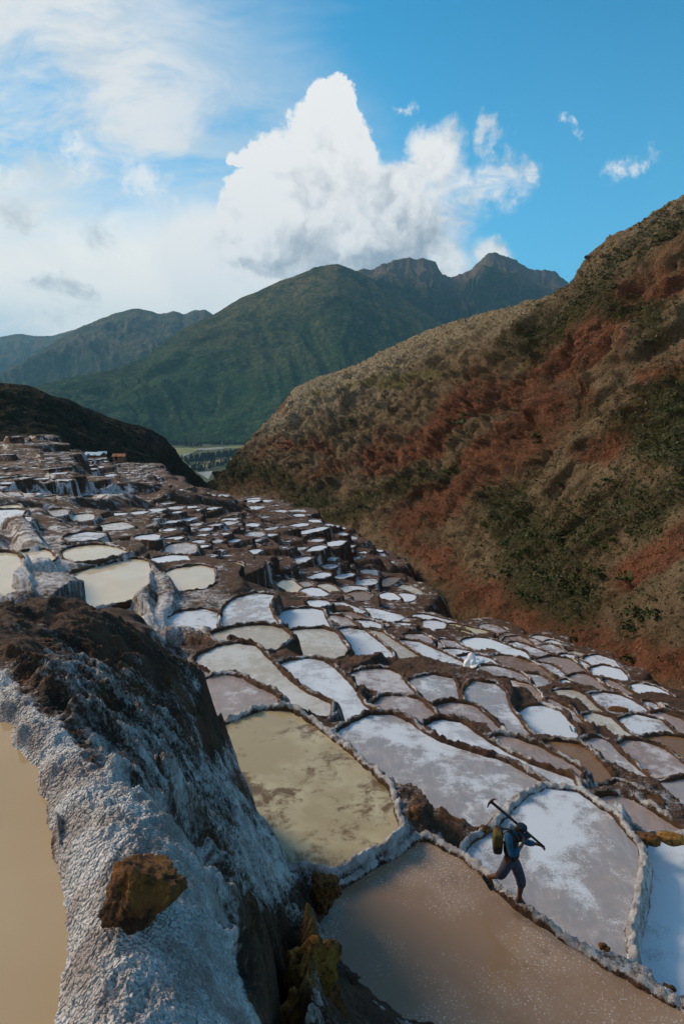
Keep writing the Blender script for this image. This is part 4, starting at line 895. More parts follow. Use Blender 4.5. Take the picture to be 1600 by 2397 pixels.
# measured colour zones of the slope
def seg(u, v, pts, wdt):
    d = np.full(u.shape, 1e9)
    for (a, b), (c, e) in zip(pts[:-1], pts[1:]):
        ex, ey = c - a, e - b; L = ex * ex + ey * ey; t = np.clip(((u - a) * ex + (v - b) * ey) / L, 0, 1)
        d = np.minimum(d, np.hypot(u - a - t * ex, v - b - t * ey))
    return 1 - sstep(d / wdt, 0.0, 1.5)
u0 = u0 + 46 * fbm(px * .03, (py + pz) * .03, 4, 141) / sc; v0 = v0 + 40 * fbm(px * .03 + 9, (py + pz) * .03, 4, 151) / sc
red = np.maximum.reduce([seg(u0, v0, [(1640,640),(1480,740),(1340,850),(1200,930)], 70), seg(u0, v0, [(1230,900),(1080,960),(1010,1040),(880,1090)], 55), seg(u0, v0, [(1330,930),(1200,1050),(1080,1150),(960,1230)], 85) * 0.9,
                         0.75 * seg(u0, v0, [(900,1080),(780,1110),(680,1130),(560,1130)], 40), seg(u0, v0, [(1700,1600),(1560,1560),(1420,1520),(1280,1480),(1100,1400)], 80), seg(u0, v0, [(1650,1250),(1500,1330),(1460,1360)], 45),
                         seg(u0, v0, [(960,1250),(1040,1330),(1120,1400)], 60) * 0.85, seg(u0, v0, [(1640,830),(1560,880),(1500,1000),(1420,1060)], 50), seg(u0, v0, [(640,960),(660,950)], 22), seg(u0, v0, [(760,1060),(640,1040),(600,1100)], 30) * 0.8])
green = np.maximum.reduce([seg(u0, v0, [(1200,1190),(1260,1270),(1240,1360),(1330,1400)], 95), seg(u0, v0, [(1600,930),(1520,1010),(1600,1060)], 80), seg(u0, v0, [(1560,760),(1430,700),(1330,760),(1250,830)], 55) * 0.8, seg(u0, v0, [(1500,1180),(1400,1260),(1330,1330)], 70) * 0.75,
                           seg(u0, v0, [(1080,1110),(960,1150),(880,1180),(760,1230)], 32) * 0.9, seg(u0, v0, [(700,1200),(760,1170),(620,1110),(520,1100)], 42) * 0.8, seg(u0, v0, [(1360,690),(1500,600),(1600,540)], 45) * 0.55, seg(u0, v0, [(1600,1150),(1500,1240)], 60) * 0.7,
                           seg(u0, v0, [(820,1010),(760,1000),(900,1000)], 30) * 0.5]) + 0.14
pale = np.maximum.reduce([seg(u0, v0, [(1250,720),(1080,770),(980,810),(860,880),(700,930),(660,980)], 75), seg(u0, v0, [(1430,600),(1360,700)], 40) * 0.5, seg(u0, v0, [(1600,470),(1480,560),(1400,640)], 55) * 0.45])
meadow = seg(u0, v0, [(740,938),(800,925),(860,915),(1040,888)], 13) + 0.5 * seg(u0, v0, [(860,900),(960,885)], 14)
disp = env * sc * (big * 9.0 + med * 4.6 + (rill - .2) * (1.0 + 3.4 * np.clip(red, 0, 1)) + 2.6 * fbm(px * 0.055, (py + pz * 1.4) * 0.055, 4, 37, 0.6, True))
crag = sstep(fbm(px * 0.045, (py + pz * 1.5) * 0.045, 5, 47, 0.6), 0.10, 0.26) * 3.2 + sstep(fbm(px * 0.10, (py + pz * 1.5) * 0.10, 4, 48, 0.6), 0.16, 0.30) * 1.6
disp += env * sc * crag
disp -= env * sc * 2.5 * sstep(red, 0.3, 0.8)                       # the red scars are cut into the slope
G2 = G + N_ * disp[..., None]
fine = fbm(px * 0.6, (py + pz * 1.3) * 0.6, 3, 45); G2 += N_ * ((fine + 0.5 * fbm(px * 1.4, (py + pz * 1.3) * 1.4, 2, 46)) * 0.95 * on * sc)[..., None]
# ragged crest
G2[..., 2] += on * sstep(k, 0.9, 1.0) * fbm(su * 0.09, k * 0, 4, 52) * 1.1 * sc
ravine = mesh_obj('red_ravine_slope', G2.reshape(-1, 3), grid_faces(*G2.shape[:2]), MAT['hill'], smooth=False, attrs={'red': red.ravel(), 'green': green.ravel(), 'pale': pale.ravel(), 'meadow': meadow.ravel()})
tag(ravine, kind='structure')
SLOPE = G2; SLOPE_K = k; SLOPE_ON = on; SLOPE_N = N_; SLOPE_GREEN = green.copy(); SLOPE_RED = red.copy()

# --- dark spur on the left
crest = [(-420,830,300),(-200,872,330),(-60,890,365),(0,896,380),(40,898,392),(90,914,410),(140,930,425),(180,946,440),(250,975,480),(300,992,505),(335,1001,520),(380,1021,545),(400,1042,560),(415,1075,575),(450,1106,590),(490,1136,600),(515,1156,600)]
base = [(-420,1060,190),(-100,1040,240),(0,1035,262),(100,1040,280),(180,1068,300),(240,1085,325),(290,1100,345),(350,1112,365),(400,1135,395),(450,1160,430),(500,1180,500),(530,1190,560)]
back = [(-420,900,520),(0,960,560),(250,1010,640),(400,1060,700),(515,1165,690)]
G, T = loft([base, crest, back], 300, [130, 20])
k = np.clip(T, 0, 1); on = (T <= 1).astype(float); N_ = normals(G); px, py, pz = G[..., 0], G[..., 1], G[..., 2]
env = on * np.sin(np.pi * np.clip(k, 0.02, 1)) ** 0.5
uu, vv = proj(px, py, pz)
G2 = G + N_ * ((fbm(px * .018, (py + pz) * .018, 4, 61) * 9 + fbm(px * .06, (py + pz) * .06, 4, 62, .55, True) * 3.0 + fbm(px * .3, (py + pz) * .3, 3, 63) * 0.9) * env)[..., None]
G2[..., 2] += on * sstep(k, .9, 1) * fbm(px * .05, py * .05, 4, 64) * 2.2
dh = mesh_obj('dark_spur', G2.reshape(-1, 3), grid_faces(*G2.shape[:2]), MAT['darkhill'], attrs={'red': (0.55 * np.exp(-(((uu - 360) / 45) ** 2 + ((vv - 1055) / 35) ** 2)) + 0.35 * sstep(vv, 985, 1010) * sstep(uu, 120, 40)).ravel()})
tag(dh, kind='structure')

# --- green mountain, rocky peaks and far ranges
def mountain(name, crest, base, back, mat, ns, nt, amp, wl, seed, rocky, jag, slant=0.0):
    G, T = loft([base, crest, back], ns, [nt, 12])
    k = np.clip(T, 0, 1); on = (T <= 1).astype(float); N_ = normals(G); px, py, pz = G[..., 0], G[..., 1], G[..., 2]
    su = np.cumsum(np.r_[0, np.linalg.norm(np.diff(G[nt // 2], axis=0)[:, :2], axis=1)])[None, :] + 0 * k
    wp = fbm(px / wl * .5, pz / wl * .5, 3, seed) * wl * 0.7
    env = on * (1 - sstep(k, .68, 0.98) * .93) * sstep(k, 0, 0.12)
    gul = fbm((su + slant * k * wl + wp) / wl, k * 1.4, 5, seed + 1, 0.52, True)
    bigf = fbm(su / (wl * 3.2), k * 1.8, 3, seed + 2)
    sp = fbm(px / wl * 2.2, pz / wl * 2.2, 4, seed + 3, .58)
    gf = fbm((su + slant * k * wl + wp) / (wl * .36), k * 1.2, 4, seed + 6, 0.5, True)
    G2 = G + N_ * ((gul * amp + bigf * amp * 1.7 + sp * amp * .30 + gf * amp * .34) * env)[..., None]
    G2[..., 2] += on * sstep(k, .8, 1.0) * (fbm(su / (wl * .30), k * 0, 5, seed + 4, .68)) * jag
    hh = (G2[..., 2] - G2[..., 2].min()) / np.ptp(G2[..., 2])
    o = mesh_obj(name, G2.reshape(-1, 3), grid_faces(*G2.shape[:2]), mat, attrs={'height': hh.ravel(), 'rock': (rocky * (0.25 * gul + sstep(k, .55, .95) * .35)).ravel()})
    tag(o, kind='structure'); return o
mountain('green_mountain', [(-150,1005,3900),(0,955,3950),(82,905,4000),(180,880,4100),(255,866,4200),(300,850,4300),(337,837,4400),(400,790,4600),(440,765,4700),(510,730,4850),(560,700,4950),(612,678,5050),(660,656,5120),(694,645,5160),(735,627,5200),(765,621,5220),(787,619,5230),(816,628,5260),(845,640,5300),(900,672,5300),(960,710,5250),(1040,760,5150),(1150,820,5000),(1300,900,4800)],
         [(-150,1050,3500),(82,1045,3520),(255,1040,3530),(440,1035,3540),(560,1036,3500),(700,1042,3450),(900,1050,3400),(1300,1055,3300)],
         [(-150,1010,5200),(255,930,6000),(510,820,6500),(787,720,7000),(960,790,6800),(1300,950,6200)], MAT['mountain'], 400, 200, 52, 330, 101, 0.55, 12, 1.6)
mountain('rocky_peaks', [(600,760,6700),(740,690,6800),(833,636,6900),(850,630,6950),(870,634,6980),(893,620,7000),(915,614,7050),(936,606,7100),(955,603,7130),(975,609,7150),(988,604,7160),(1019,613,7200),(1027,630,7250),(1036,642,7300),(1057,649,7350),(1080,641,7400),(1103,632,7450),(1120,615,7500),(1135,602,7520),(1143,594,7540),(1157,590,7550),(1170,597,7580),(1183,603,7600),(1205,608,7650),(1229,626,7700),(1250,633,7720),(1275,632,7750),(1298,637,7800),(1312,648,7850),(1330,663,7900),(1400,720,8000),(1500,800,8000)],
         [(600,905,5600),(833,890,5600),(1036,880,5700),(1160,880,5800),(1330,900,6000),(1500,930,6000)], [(600,820,8500),(936,720,9000),(1160,700,9500),(1330,740,9800),(1500,860,9500)], MAT['peaks'], 460, 170, 120, 230, 131, 1.0, 30, 0.6)
mountain('far_range', [(-350,1010,7000),(-120,930,7200),(0,878,7400),(60,842,7600),(120,805,7800),(183,768,8000),(240,745,8150),(270,733,8200),(300,726,8250),(325,723,8300),(345,728,8350),(370,735,8400),(390,733,8430),(405,727,8450),(418,731,8480),(430,737,8500),(445,730,8520),(455,726,8530),(468,728,8540),(480,725,8550),(490,731,8560),(500,739,8600),(560,790,8700),(700,880,8800)],
         [(-350,1040,6000),(0,1000,6100),(183,960,6200),(325,935,6300),(500,930,6400),(700,950,6500)], [(-350,1010,9500),(0,930,10000),(325,800,10500),(500,800,10800),(700,900,10800)], MAT['range'], 300, 110, 95, 330, 161, 0.7, 14, 0.9)
mountain('farthest_range', [(-500,800,11000),(-250,815,11200),(-100,800,11400),(0,790,11600),(31,783,11700),(55,782,11750),(80,787,11800),(120,786,11900),(150,778,12000),(180,770,12100),(260,765,12300),(400,800,12500)],
         [(-500,960,9800),(0,930,10000),(180,910,10200),(400,910,10400)], [(-500,850,13500),(0,840,14000),(400,850,14500)], MAT['range'], 160, 60, 110, 420, 191, 0.4, 12)

# --- valley floor with fields and river
VZ = -300.0
def flat(name, pts, mat, z, kind='structure'):
    a = np.array(pts, float); q = at_z(a[:, 0], a[:, 1], VZ)[:, :2]
    o = mesh_obj(name, np.column_stack([q, np.full(len(q), z)]), [tuple(range(len(q)))], mat, smooth=False); tag(o, kind=kind); return o
def field_mat(name, a, c, sc=0.02, rough=0.95):
    m, w, b = new_mat(name); n = w.noise(pos(w), sc, 5, 0.65)
    w.put(b.inputs['Base Color'], w.mix(w.ss(n, .35, .65), a, c)); b.inputs['Roughness'].default_value = rough; b.inputs['Specular IOR Level'].default_value = 0.2; return m
MAT['valley'] = field_mat('valley_ground', (0.030, 0.045, 0.018), (0.070, 0.080, 0.030), 0.012)
MAT['field'] = field_mat('mown_field', (0.13, 0.15, 0.045), (0.20, 0.20, 0.075))
MAT['ripe'] = field_mat('ripe_field', (0.20, 0.17, 0.07), (0.28, 0.21, 0.11))
MAT['river'] = field_mat('pale_river', (0.34, 0.33, 0.31), (0.46, 0.45, 0.43), 0.01, 0.25)
vf = mesh_obj('valley_floor', [(-30000, 700, VZ), (30000, 700, VZ), (30000, 24000, VZ), (-30000, 24000, VZ)], [(0, 1, 2, 3)], MAT['valley'], smooth=False); tag(vf, kind='structure')
V = lambda s: [(380 + float(a.split(',')[0]) / 5.2267, 1000 + float(a.split(',')[1]) / 5.2267) for a in s.split()]
flat('meadow', V('150,255 300,250 440,262 430,285 330,320 220,345 150,350'), MAT['field'], VZ + .6)
flat('meadow', V('760,240 900,228 1060,225 1060,250 900,262 770,258'), MAT['field'], VZ + .6)
flat('ripe_field', V('380,430 520,420 640,405 760,385 960,365 960,392 760,415 700,440 560,440 400,448'), MAT['ripe'], VZ + .6)
flat('ripe_field', V('330,480 440,465 545,460 540,490 440,500 330,500'), MAT['ripe'], VZ + .6)
flat('ripe_field', V('520,175 600,145 700,165 690,190 560,200'), MAT['ripe'], VZ + .6)
flat('river', V('215,345 330,318 430,290 560,280 740,265 780,250 700,243 560,255 430,262 445,285 330,330 230,368'), MAT['river'], VZ + .9)
flat('river', V('420,552 520,545 620,540 600,575 560,640 520,610'), MAT['river'], VZ + .9)
# stream at the bottom of the ravine
MAT['stream'] = pond_brine('dark_green_stream', (0.030, 0.034, 0.014), (0.018, 0.022, 0.008), (0.05, 0.05, 0.02), 0.15)

# --- haze: the air of the valley
def build_haze():
    x0, x1, y0, y1, z0, z1 = -33000, 33000, -600, 26000, VZ - 600, 2600
    v = [(x, y, z) for x in (x0, x1) for y in (y0, y1) for z in (z0, z1)]
    o = mesh_obj('haze', v, [(0, 1, 3, 2), (4, 6, 7, 5), (0, 4, 5, 1), (2, 3, 7, 6), (0, 2, 6, 4), (1, 5, 7, 3)], None, smooth=False)
    m = bpy.data.materials.new('valley_haze'); m.use_nodes = True; w = NT(m.node_tree); w.n.clear()
    pv = w.node('ShaderNodeVolumePrincipled'); out = w.node('ShaderNodeOutputMaterial'); w.l.new(pv.outputs[0], out.inputs['Volume'])
    pv.inputs['Color'].default_value = (0.30, 0.66, 0.95, 1); pv.inputs['Density'].default_value = HAZE; pv.inputs['Anisotropy'].default_value = 0.2
    o.data.materials.append(m); tag(o, 'thin blue evening haze over the valley', 'haze', kind='stuff')
HAZE = 2.8e-5
build_haze()
# ------------------------------------------------------------------ helpers for objects
def ground_at(x, y):
    """height of the built hillside or bank at one plan position"""
    z, _, _ = terrain(np.array([x], float), np.array([y], float)); return float(z[0])
def rock_mesh(name, dims, seed, mat, sub=3, flat=0.35, rough=0.10):
    rg = random.Random(seed); bm = bmesh.new(); bmesh.ops.create_icosphere(bm, subdivisions=sub, radius=1.0)
    pl = []
    for _ in range(13):
        d = Vector((rg.gauss(0, 1), rg.gauss(0, 1), rg.gauss(0, 1))).normalized(); pl.append((d, rg.uniform(0.55, 0.8)))
    from mathutils import noise as mn
    for v in bm.verts:
        p = v.co.copy()
        for d, h in pl:
            k = p.dot(d)
            if k > h: p -= d * (k - h) * 0.92
        p *= 1 + rough * mn.fractal(p * 2.6 + Vector((seed, 0, 0)), 0.6, 2.1, 6)
        v.co = Vector((p.x * dims[0], p.y * dims[1], p.z * dims[2]))
    me = bpy.data.meshes.new(name); bm.to_mesh(me); bm.free(); me.materials.append(mat)
    me.polygons.foreach_set('use_smooth', np.ones(len(me.polygons), bool)); return me
def place(name, me, loc, rot=(0, 0, 0), sc=1.0):
    o = bpy.data.objects.new(name, me); o.location = loc; o.rotation_euler = rot
    o.scale = (sc, sc, sc) if not hasattr(sc, '__len__') else sc; return link(o)
def tube(name, pts, rad, mat, parent=None, seg=10):
    pts = [Vector(p) for p in pts]; rad = rad if hasattr(rad, '__len__') else [rad] * len(pts); V = []; F = []
    for i, p in enumerate(pts):
        t = (pts[min(i + 1, len(pts) - 1)] - pts[max(i - 1, 0)]).normalized(); a = t.orthogonal().normalized()
        if i and V: 
            pa = (V[-seg] - pts[i - 1]); a = (pa - t * pa.dot(t)).normalized() if (pa - t * pa.dot(t)).length > 1e-6 else a
        b = t.cross(a)
        for k in range(seg):
            an = 2 * math.pi * k / seg; V.append(p + (a * math.cos(an) + b * math.sin(an)) * rad[i])
    for i in range(len(pts) - 1):
        for k in range(seg):
            F.append((i * seg + k, i * seg + (k + 1) % seg, (i + 1) * seg + (k + 1) % seg, (i + 1) * seg + k))
    F.append(tuple(range(seg))[::-1]); F.append(tuple((len(pts) - 1) * seg + k for k in range(seg)))
    return mesh_obj(name, [tuple(v) for v in V], F, mat, parent)
def skin(name, joints, edges, mat, parent=None, base=Vector((0, 0, 0)), root=0, sub=2):
    """joints: list of (Vector, radius or (rx, ry)); grows one continuous surface along the edges"""
    me = bpy.data.meshes.new(name); me.from_pydata([tuple(Vector(j[0]) - base) for j in joints], edges, []); me.update(); me.materials.append(mat)
    o = bpy.data.objects.new(name, me); link(o)
    if parent: o.parent = parent
    md = o.modifiers.new('skin', 'SKIN'); md.use_smooth_shade = True; md.branch_smoothing = 0.5
    lay = me.skin_vertices[0] if me.skin_vertices else None
    if lay is None:
        bpy.context.view_layer.objects.active = o; bpy.ops.mesh.customdata_skin_add(); lay = me.skin_vertices[0]
    for i, j in enumerate(joints):
        r = j[1]; lay.data[i].radius = (r, r) if not hasattr(r, '__len__') else r; lay.data[i].use_root = (i == root)
    ss_ = o.modifiers.new('sub', 'SUBSURF'); ss_.levels = sub; ss_.render_levels = sub
    return o

# ------------------------------------------------------------------ the walking man
MAT['skin'] = plain('brown_skin', (0.10, 0.045, 0.026), 0.6, 0.15, 9)
MAT['shirt'] = plain('blue_shirt_cloth', (0.014, 0.066, 0.125), 0.9, 0.3, 9, bumpd=.02)
MAT['vest'] = plain('dark_brown_vest_cloth', (0.028, 0.022, 0.018), 0.9, 0.3, 8)
MAT['shorts'] = plain('grey_violet_cloth', (0.040, 0.038, 0.058), 0.9, 0.3, 9, bumpd=.02)
MAT['cap'] = plain('navy_cap_cloth', (0.010, 0.018, 0.028), 0.85, 0.3, 10)
MAT['rubber'] = plain('black_rubber', (0.012, 0.011, 0.012), 0.6, 0.3, 12)
MAT['yellow_cloth'] = plain('yellow_green_cloth', (0.095, 0.064, 0.010), 0.8, 0.25, 8)
MAT['wood_dark'] = plain('dark_handle_wood', (0.030, 0.020, 0.014), 0.6, 0.4, 14)
MAT['iron'] = plain('rusty_iron', (0.060, 0.030, 0.018), 0.55, 0.5, 18, metal=0.5)
MAT['red_cloth'] = plain('red_cloth', (0.42, 0.03, 0.02), 0.85)
def M8(x, y, t): return Vector(at_t(1050 + x / 5.227, 1800 + y / 5.227, t).tolist())
def man():
    J = dict(pel=M8(765,1110,10.56), waist=M8(765,1010,10.53), chest=M8(765,880,10.48), neckb=M8(795,745,10.43), neck=M8(825,735,10.41), head=M8(880,745,10.38), crown=M8(905,690,10.35), chin=M8(880,805,10.38), nose=M8(915,795,10.36),
             rsh=M8(712,800,10.35), rel=M8(768,1075,10.22), rwr=M8(880,955,10.27), rpa=M8(915,895,10.30),
             lsh=M8(845,800,10.58), lel=M8(955,905,10.56), lwr=M8(1070,920,10.52), lpa=M8(1115,935,10.50),
             rhip=M8(722,1150,10.48), rkn=M8(640,1300,10.50), ran=M8(490,1325,10.72), rheel=M8(450,1310,10.76), rtoe=M8(548,1455,10.71),
             lhip=M8(808,1150,10.60), lkn=M8(890,1385,10.56), lan=M8(858,1580,10.66), lheel=M8(832,1612,10.70), ltoe=M8(958,1700,10.66))
    base = (J['ltoe'] + J['rtoe']) / 2
    names = list(J)
    rad = dict(pel=(.125,.10), waist=(.115,.09), chest=(.135,.10), neckb=.065, neck=.048, head=.082, crown=.06, chin=.045, nose=.016, rsh=.06, rel=.042, rwr=.027, rpa=.030, lsh=.06, lel=.042, lwr=.027, lpa=.030,
               rhip=.085, rkn=.058, ran=.034, rheel=.032, rtoe=.026, lhip=.085, lkn=.058, lan=.034, lheel=.032, ltoe=.026)
    E = [('pel','waist'),('waist','chest'),('chest','neckb'),('neckb','neck'),('neck','head'),('head','crown'),('head','chin'),('head','nose'),('chest','rsh'),('rsh','rel'),('rel','rwr'),('rwr','rpa'),('chest','lsh'),('lsh','lel'),('lel','lwr'),('lwr','lpa'),
         ('pel','rhip'),('rhip','rkn'),('rkn','ran'),('ran','rheel'),('ran','rtoe'),('pel','lhip'),('lhip','lkn'),('lkn','lan'),('lan','lheel'),('lan','ltoe')]
    js = [(J[n], rad[n]) for n in names]; ed = [(names.index(a), names.index(b)) for a, b in E]
    # calves bulge a little
    for a, b, r in (('rkn','ran',.050), ('lkn','lan',.050)):
        js.append((J[a] * .62 + J[b] * .38, r)); i = len(js) - 1; ed.remove((names.index(a), names.index(b))); ed += [(names.index(a), i), (i, names.index(b))]
    # fingers: right hand a loose fist, left hand closed round the handle
    def fingers(palm, fore, side, curl):
        pi = names.index(palm); p = J[palm]
        for k, ln in enumerate((.058, .066, .062, .050)):
            o = side * (k - 1.5) * .019; a = p + o + fore * .036; b = a + fore * ln * .45 + curl * .018; c = b + curl * .034 - fore * .008
            n0 = len(js); js.extend([(a, .0095), (b, .0088), (c, .0080)]); ed.extend([(pi, n0), (n0, n0 + 1), (n0 + 1, n0 + 2)])
        a = p - side * .034 + fore * .004; b = a + fore * .030 + curl * .020; n0 = len(js); js.extend([(a, .0105), (b, .009)]); ed.extend([(pi, n0), (n0, n0 + 1)])
    up = Vector((0, 0, 1))
    hd = (M8(1165,960,10.46) - M8(515,402,10.52)).normalized()
    fr = (J['lpa'] - J['lwr']).normalized(); fingers('lpa', (fr + up * -.1).normalized(), hd, fr.cross(hd).normalized() * -1)
    fr = (J['rpa'] - J['rwr']).normalized(); sd = fr.cross(Vector((0.75, -0.65, 0))).normalized(); fingers('rpa', fr, sd, fr.cross(sd).normalized())
    body = skin('person', js, ed, MAT['skin'], base=base, root=0)
    body.location = base
    tag(body, 'stooping man in dark cap, blue shirt and rolled trousers walking along the crusted dike', 'person')
    def cloth(name, items, edges, mat):
        return skin(name, items, edges, mat, body, base)
    g = lambda a, b, f: J[a] * (1 - f) + J[b] * f
    # shirt: sleeves and collar
    cloth('shirt', [(J['chest'], (.07,.06)), (J['rsh'], .064), (g('rsh','rel',.55), .060), (J['rel'], .056), (g('rel','rwr',.55), .048), (g('rel','rwr',.86), .042), (J['lsh'], .068), (g('lsh','lel',.5), .060), (J['lel'], .055), (g('lel','lwr',.55), .047), (g('lel','lwr',.85), .042), (J['neckb'], .076), (g('neckb','neck',.8), .060), (J['waist'], (.07,.06))],
          [(0,1),(1,2),(2,3),(3,4),(4,5),(0,6),(6,7),(7,8),(8,9),(9,10),(0,11),(11,12),(0,13)], MAT['shirt'])
    cloth('vest', [(g('waist','pel',.8), (.158,.126)), (J['waist'], (.172,.140)), (J['chest'], (.185,.150)), (g('chest','neckb',.62), (.118,.104)), (g('chest','rsh',.62), .088), (g('chest','lsh',.62), .086)], [(0,1),(1,2),(2,3),(2,4),(2,5)], MAT['vest'])
    cloth('shorts', [(J['pel'], (.142,.118)), (g('pel','waist',.5), (.135,.110)), (J['rhip'], .104), (g('rhip','rkn',.5), .092), (J['rkn'], .082), (g('rkn','ran',.26), .080), (J['lhip'], .104), (g('lhip','lkn',.5), .092), (J['lkn'], .080), (g('lkn','lan',.34), .080)],
          [(0,1),(0,2),(2,3),(3,4),(4,5),(0,6),(6,7),(7,8),(8,9)], MAT['shorts'])
    # cap with a bill pulled over the face
    cap = cloth('cap', [(J['crown'] + Vector((0, 0, .005)), .074), (J['head'] * .45 + J['crown'] * .55, .096), (J['head'] * .8 + J['crown'] * .2, .088)], [(0,1),(1,2)], MAT['cap'])
    hc = J['head'] * .55 + J['crown'] * .45; fw = (M8(1000,845,10.33) - hc).normalized(); sdv = fw.cross(up).normalized(); nv = sdv.cross(fw).normalized()
    V = []; F = []
    for i in range(7):
        for j in range(9):
            a = (j - 4) / 4; r = .07 + .115 * i / 6 * (1 - .35 * a * a)
            V.append(hc - base + fw * (r * (1 - .12 * a * a)) + sdv * (a * .085) + nv * (-.028 * a * a + .012 - .012 * i / 6))
    for i in range(6):
        for j in range(8): F.append((i * 9 + j, i * 9 + j + 1, (i + 1) * 9 + j + 1, (i + 1) * 9 + j))
    bl = mesh_obj('bill', [tuple(v) for v in V], F, MAT['cap'], cap); sm = bl.modifiers.new('thick', 'SOLIDIFY'); sm.thickness = .010; sm.offset = 0
    # sandals
    for a, h, t in (('ran','rheel','rtoe'), ('lan','lheel','ltoe')):
        d = (J[t] - J[h]).normalized(); dn = Vector((0, 0, -1)); dn = (dn - d * dn.dot(d)).normalized(); sd_ = d.cross(dn)
        pts = []
        for f, wd in ((-.10,.030),(.10,.038),(.45,.036),(.75,.047),(.98,.044),(1.12,.024)):
            c = J[h] + (J[t] - J[h]) * f + dn * .036 - base
            pts.append((c + sd_ * wd, c - sd_ * wd))
        V = []; 
        for l, r in pts: V += [l, r, r + dn * .018, l + dn * .018]
        F = [(0,1,2,3), tuple(4 * 5 + k for k in (3,2,1,0))]
        for i in range(5):
            for k in range(4): F.append((4 * i + k, 4 * i + (k + 1) % 4, 4 * i + 4 + (k + 1) % 4, 4 * i + 4 + k))
        s_ = mesh_obj('sandal', [tuple(v) for v in V], F, MAT['rubber'], body, smooth=False)
        arc = []
        for k in range(9):
            an = math.pi * k / 8; c = J[h] + (J[t] - J[h]) * .62 - base
            arc.append(c + sd_ * math.cos(an) * .046 - dn * (math.sin(an) * .040 - .030))
        tube('strap', arc, .009, MAT['rubber'], s_, 6)
    # pick over the shoulder
    a = M8(515,402,10.52); b = M8(1165,960,10.46); pk = empty('pickaxe', b); tag(pk, 'long handled pick carried over the shoulder of the walking man', 'pickaxe')
    tube('handle', [a - b, (a - b) * .5 + Vector((0, 0, .004)), Vector((0, 0, 0))], [.024, .020, .018], MAT['wood_dark'], pk)
    h0, h1, h2, h3, h4 = [M8(x, y, t) - b for x, y, t in ((470,478,10.56), (490,425,10.53), (518,398,10.52), (545,372,10.50), (578,374,10.47))]
    tube('pick_head', [h0, h1, h2, h3, h4], [.007, .017, .026, .016, .006], MAT['iron'], pk, 8)
    # backpack
    c = M8(598,870,10.50); bp = empty('backpack', c); tag(bp, 'dark backpack with a yellow green panel on the back of the walking man', 'backpack')
    upv = (J['neckb'] - J['pel']).normalized(); bk_ = (M8(560,880,10.52) - J['chest']); bk_ = (bk_ - upv * bk_.dot(upv)).normalized(); sdx = upv.cross(bk_).normalized()
    def sup(name, cen, rx, ry, rz, mat, par):
        V = []; F = []; n, m = 12, 20
        for i in range(n + 1):
            th = math.pi * (i / n - .5)
            for j in range(m):
                ph = 2 * math.pi * j / m; pw = lambda q: math.copysign(abs(q) ** .40, q)
                V.append(cen + sdx * rx * pw(math.cos(th)) * pw(math.cos(ph)) + bk_ * ry * pw(math.cos(th)) * pw(math.sin(ph)) + upv * rz * pw(math.sin(th)))
        for i in range(n):
            for j in range(m): F.append((i * m + j, i * m + (j + 1) % m, (i + 1) * m + (j + 1) % m, (i + 1) * m + j))
        return mesh_obj(name, [tuple(v) for v in V], F, mat, par)
    z0 = Vector((0, 0, 0))
    sup('pack', z0, .135, .075, .19, MAT['vest'], bp)
    sup('front_panel', bk_ * .012 + upv * .075 + sdx * .03 * (1 if sdx.y < 0 else -1), .125, .070, .115, MAT['yellow_cloth'], bp)
    for s_ in (-1, 1):
        sh = (J['rsh'] if (J['rsh'] - J['lsh']).dot(sdx) * s_ > 0 else J['lsh'])
        top = J['chest'] * .25 + sh * .45 + J['neckb'] * .3 - c
        tube('strap', [upv * .15 + sdx * s_ * .07 - bk_ * .05, top + upv * .085, top - bk_ * .13 - upv * .10, sdx * s_ * .10 - upv * .12 - bk_ * .1], .016, MAT['vest'], bp, 8)
man()

def worker(u, v, h):
    z = float(level(u, v)) + 0.15; b = Vector(at_z(u, v, z).tolist())
    J = [((0,0,.82), .13), ((.02,-.02,1.0), .14), ((.22,-.1,1.12), .12), ((.36,-.16,1.10), .055), ((.44,-.2,1.06), .09), ((0,-.1,.80), .09), ((.06,-.12,.45), .065), ((0,-.1,.06), .05), ((.1,-.14,.03), .035), ((0,.1,.80), .09), ((.08,.12,.45), .065), ((.0,.1,.06), .05), ((.1,.14,.03), .035), ((.2,-.28,1.05), .055), ((.3,-.3,.78), .045), ((.42,-.22,.55), .035), ((.24,.10,1.05), .055), ((.36,.08,.78), .045), ((.46,-.02,.55), .035)]
    E = [(0,1),(1,2),(2,3),(3,4),(0,5),(5,6),(6,7),(7,8),(0,9),(9,10),(10,11),(11,12),(2,13),(13,14),(14,15),(2,16),(16,17),(17,18)]
    o = skin('person', [(Vector(p), r) for p, r in J], E, MAT['cap'], root=0, sub=1); o.location = b; o.rotation_euler = (0, 0, R(150)); o.scale = (h,) * 3
    tag(o, 'distant worker in dark clothes and red cap bending over a pond near the white sacks', 'person')
    hp = Vector((.46, -.21, 1.10)); c = skin('cap', [(hp, .095), (hp + Vector((.05, -.02, .05)), .075)], [(0, 1)], MAT['red_cloth'], o, sub=1)
worker(1021, 1533, 1.0)

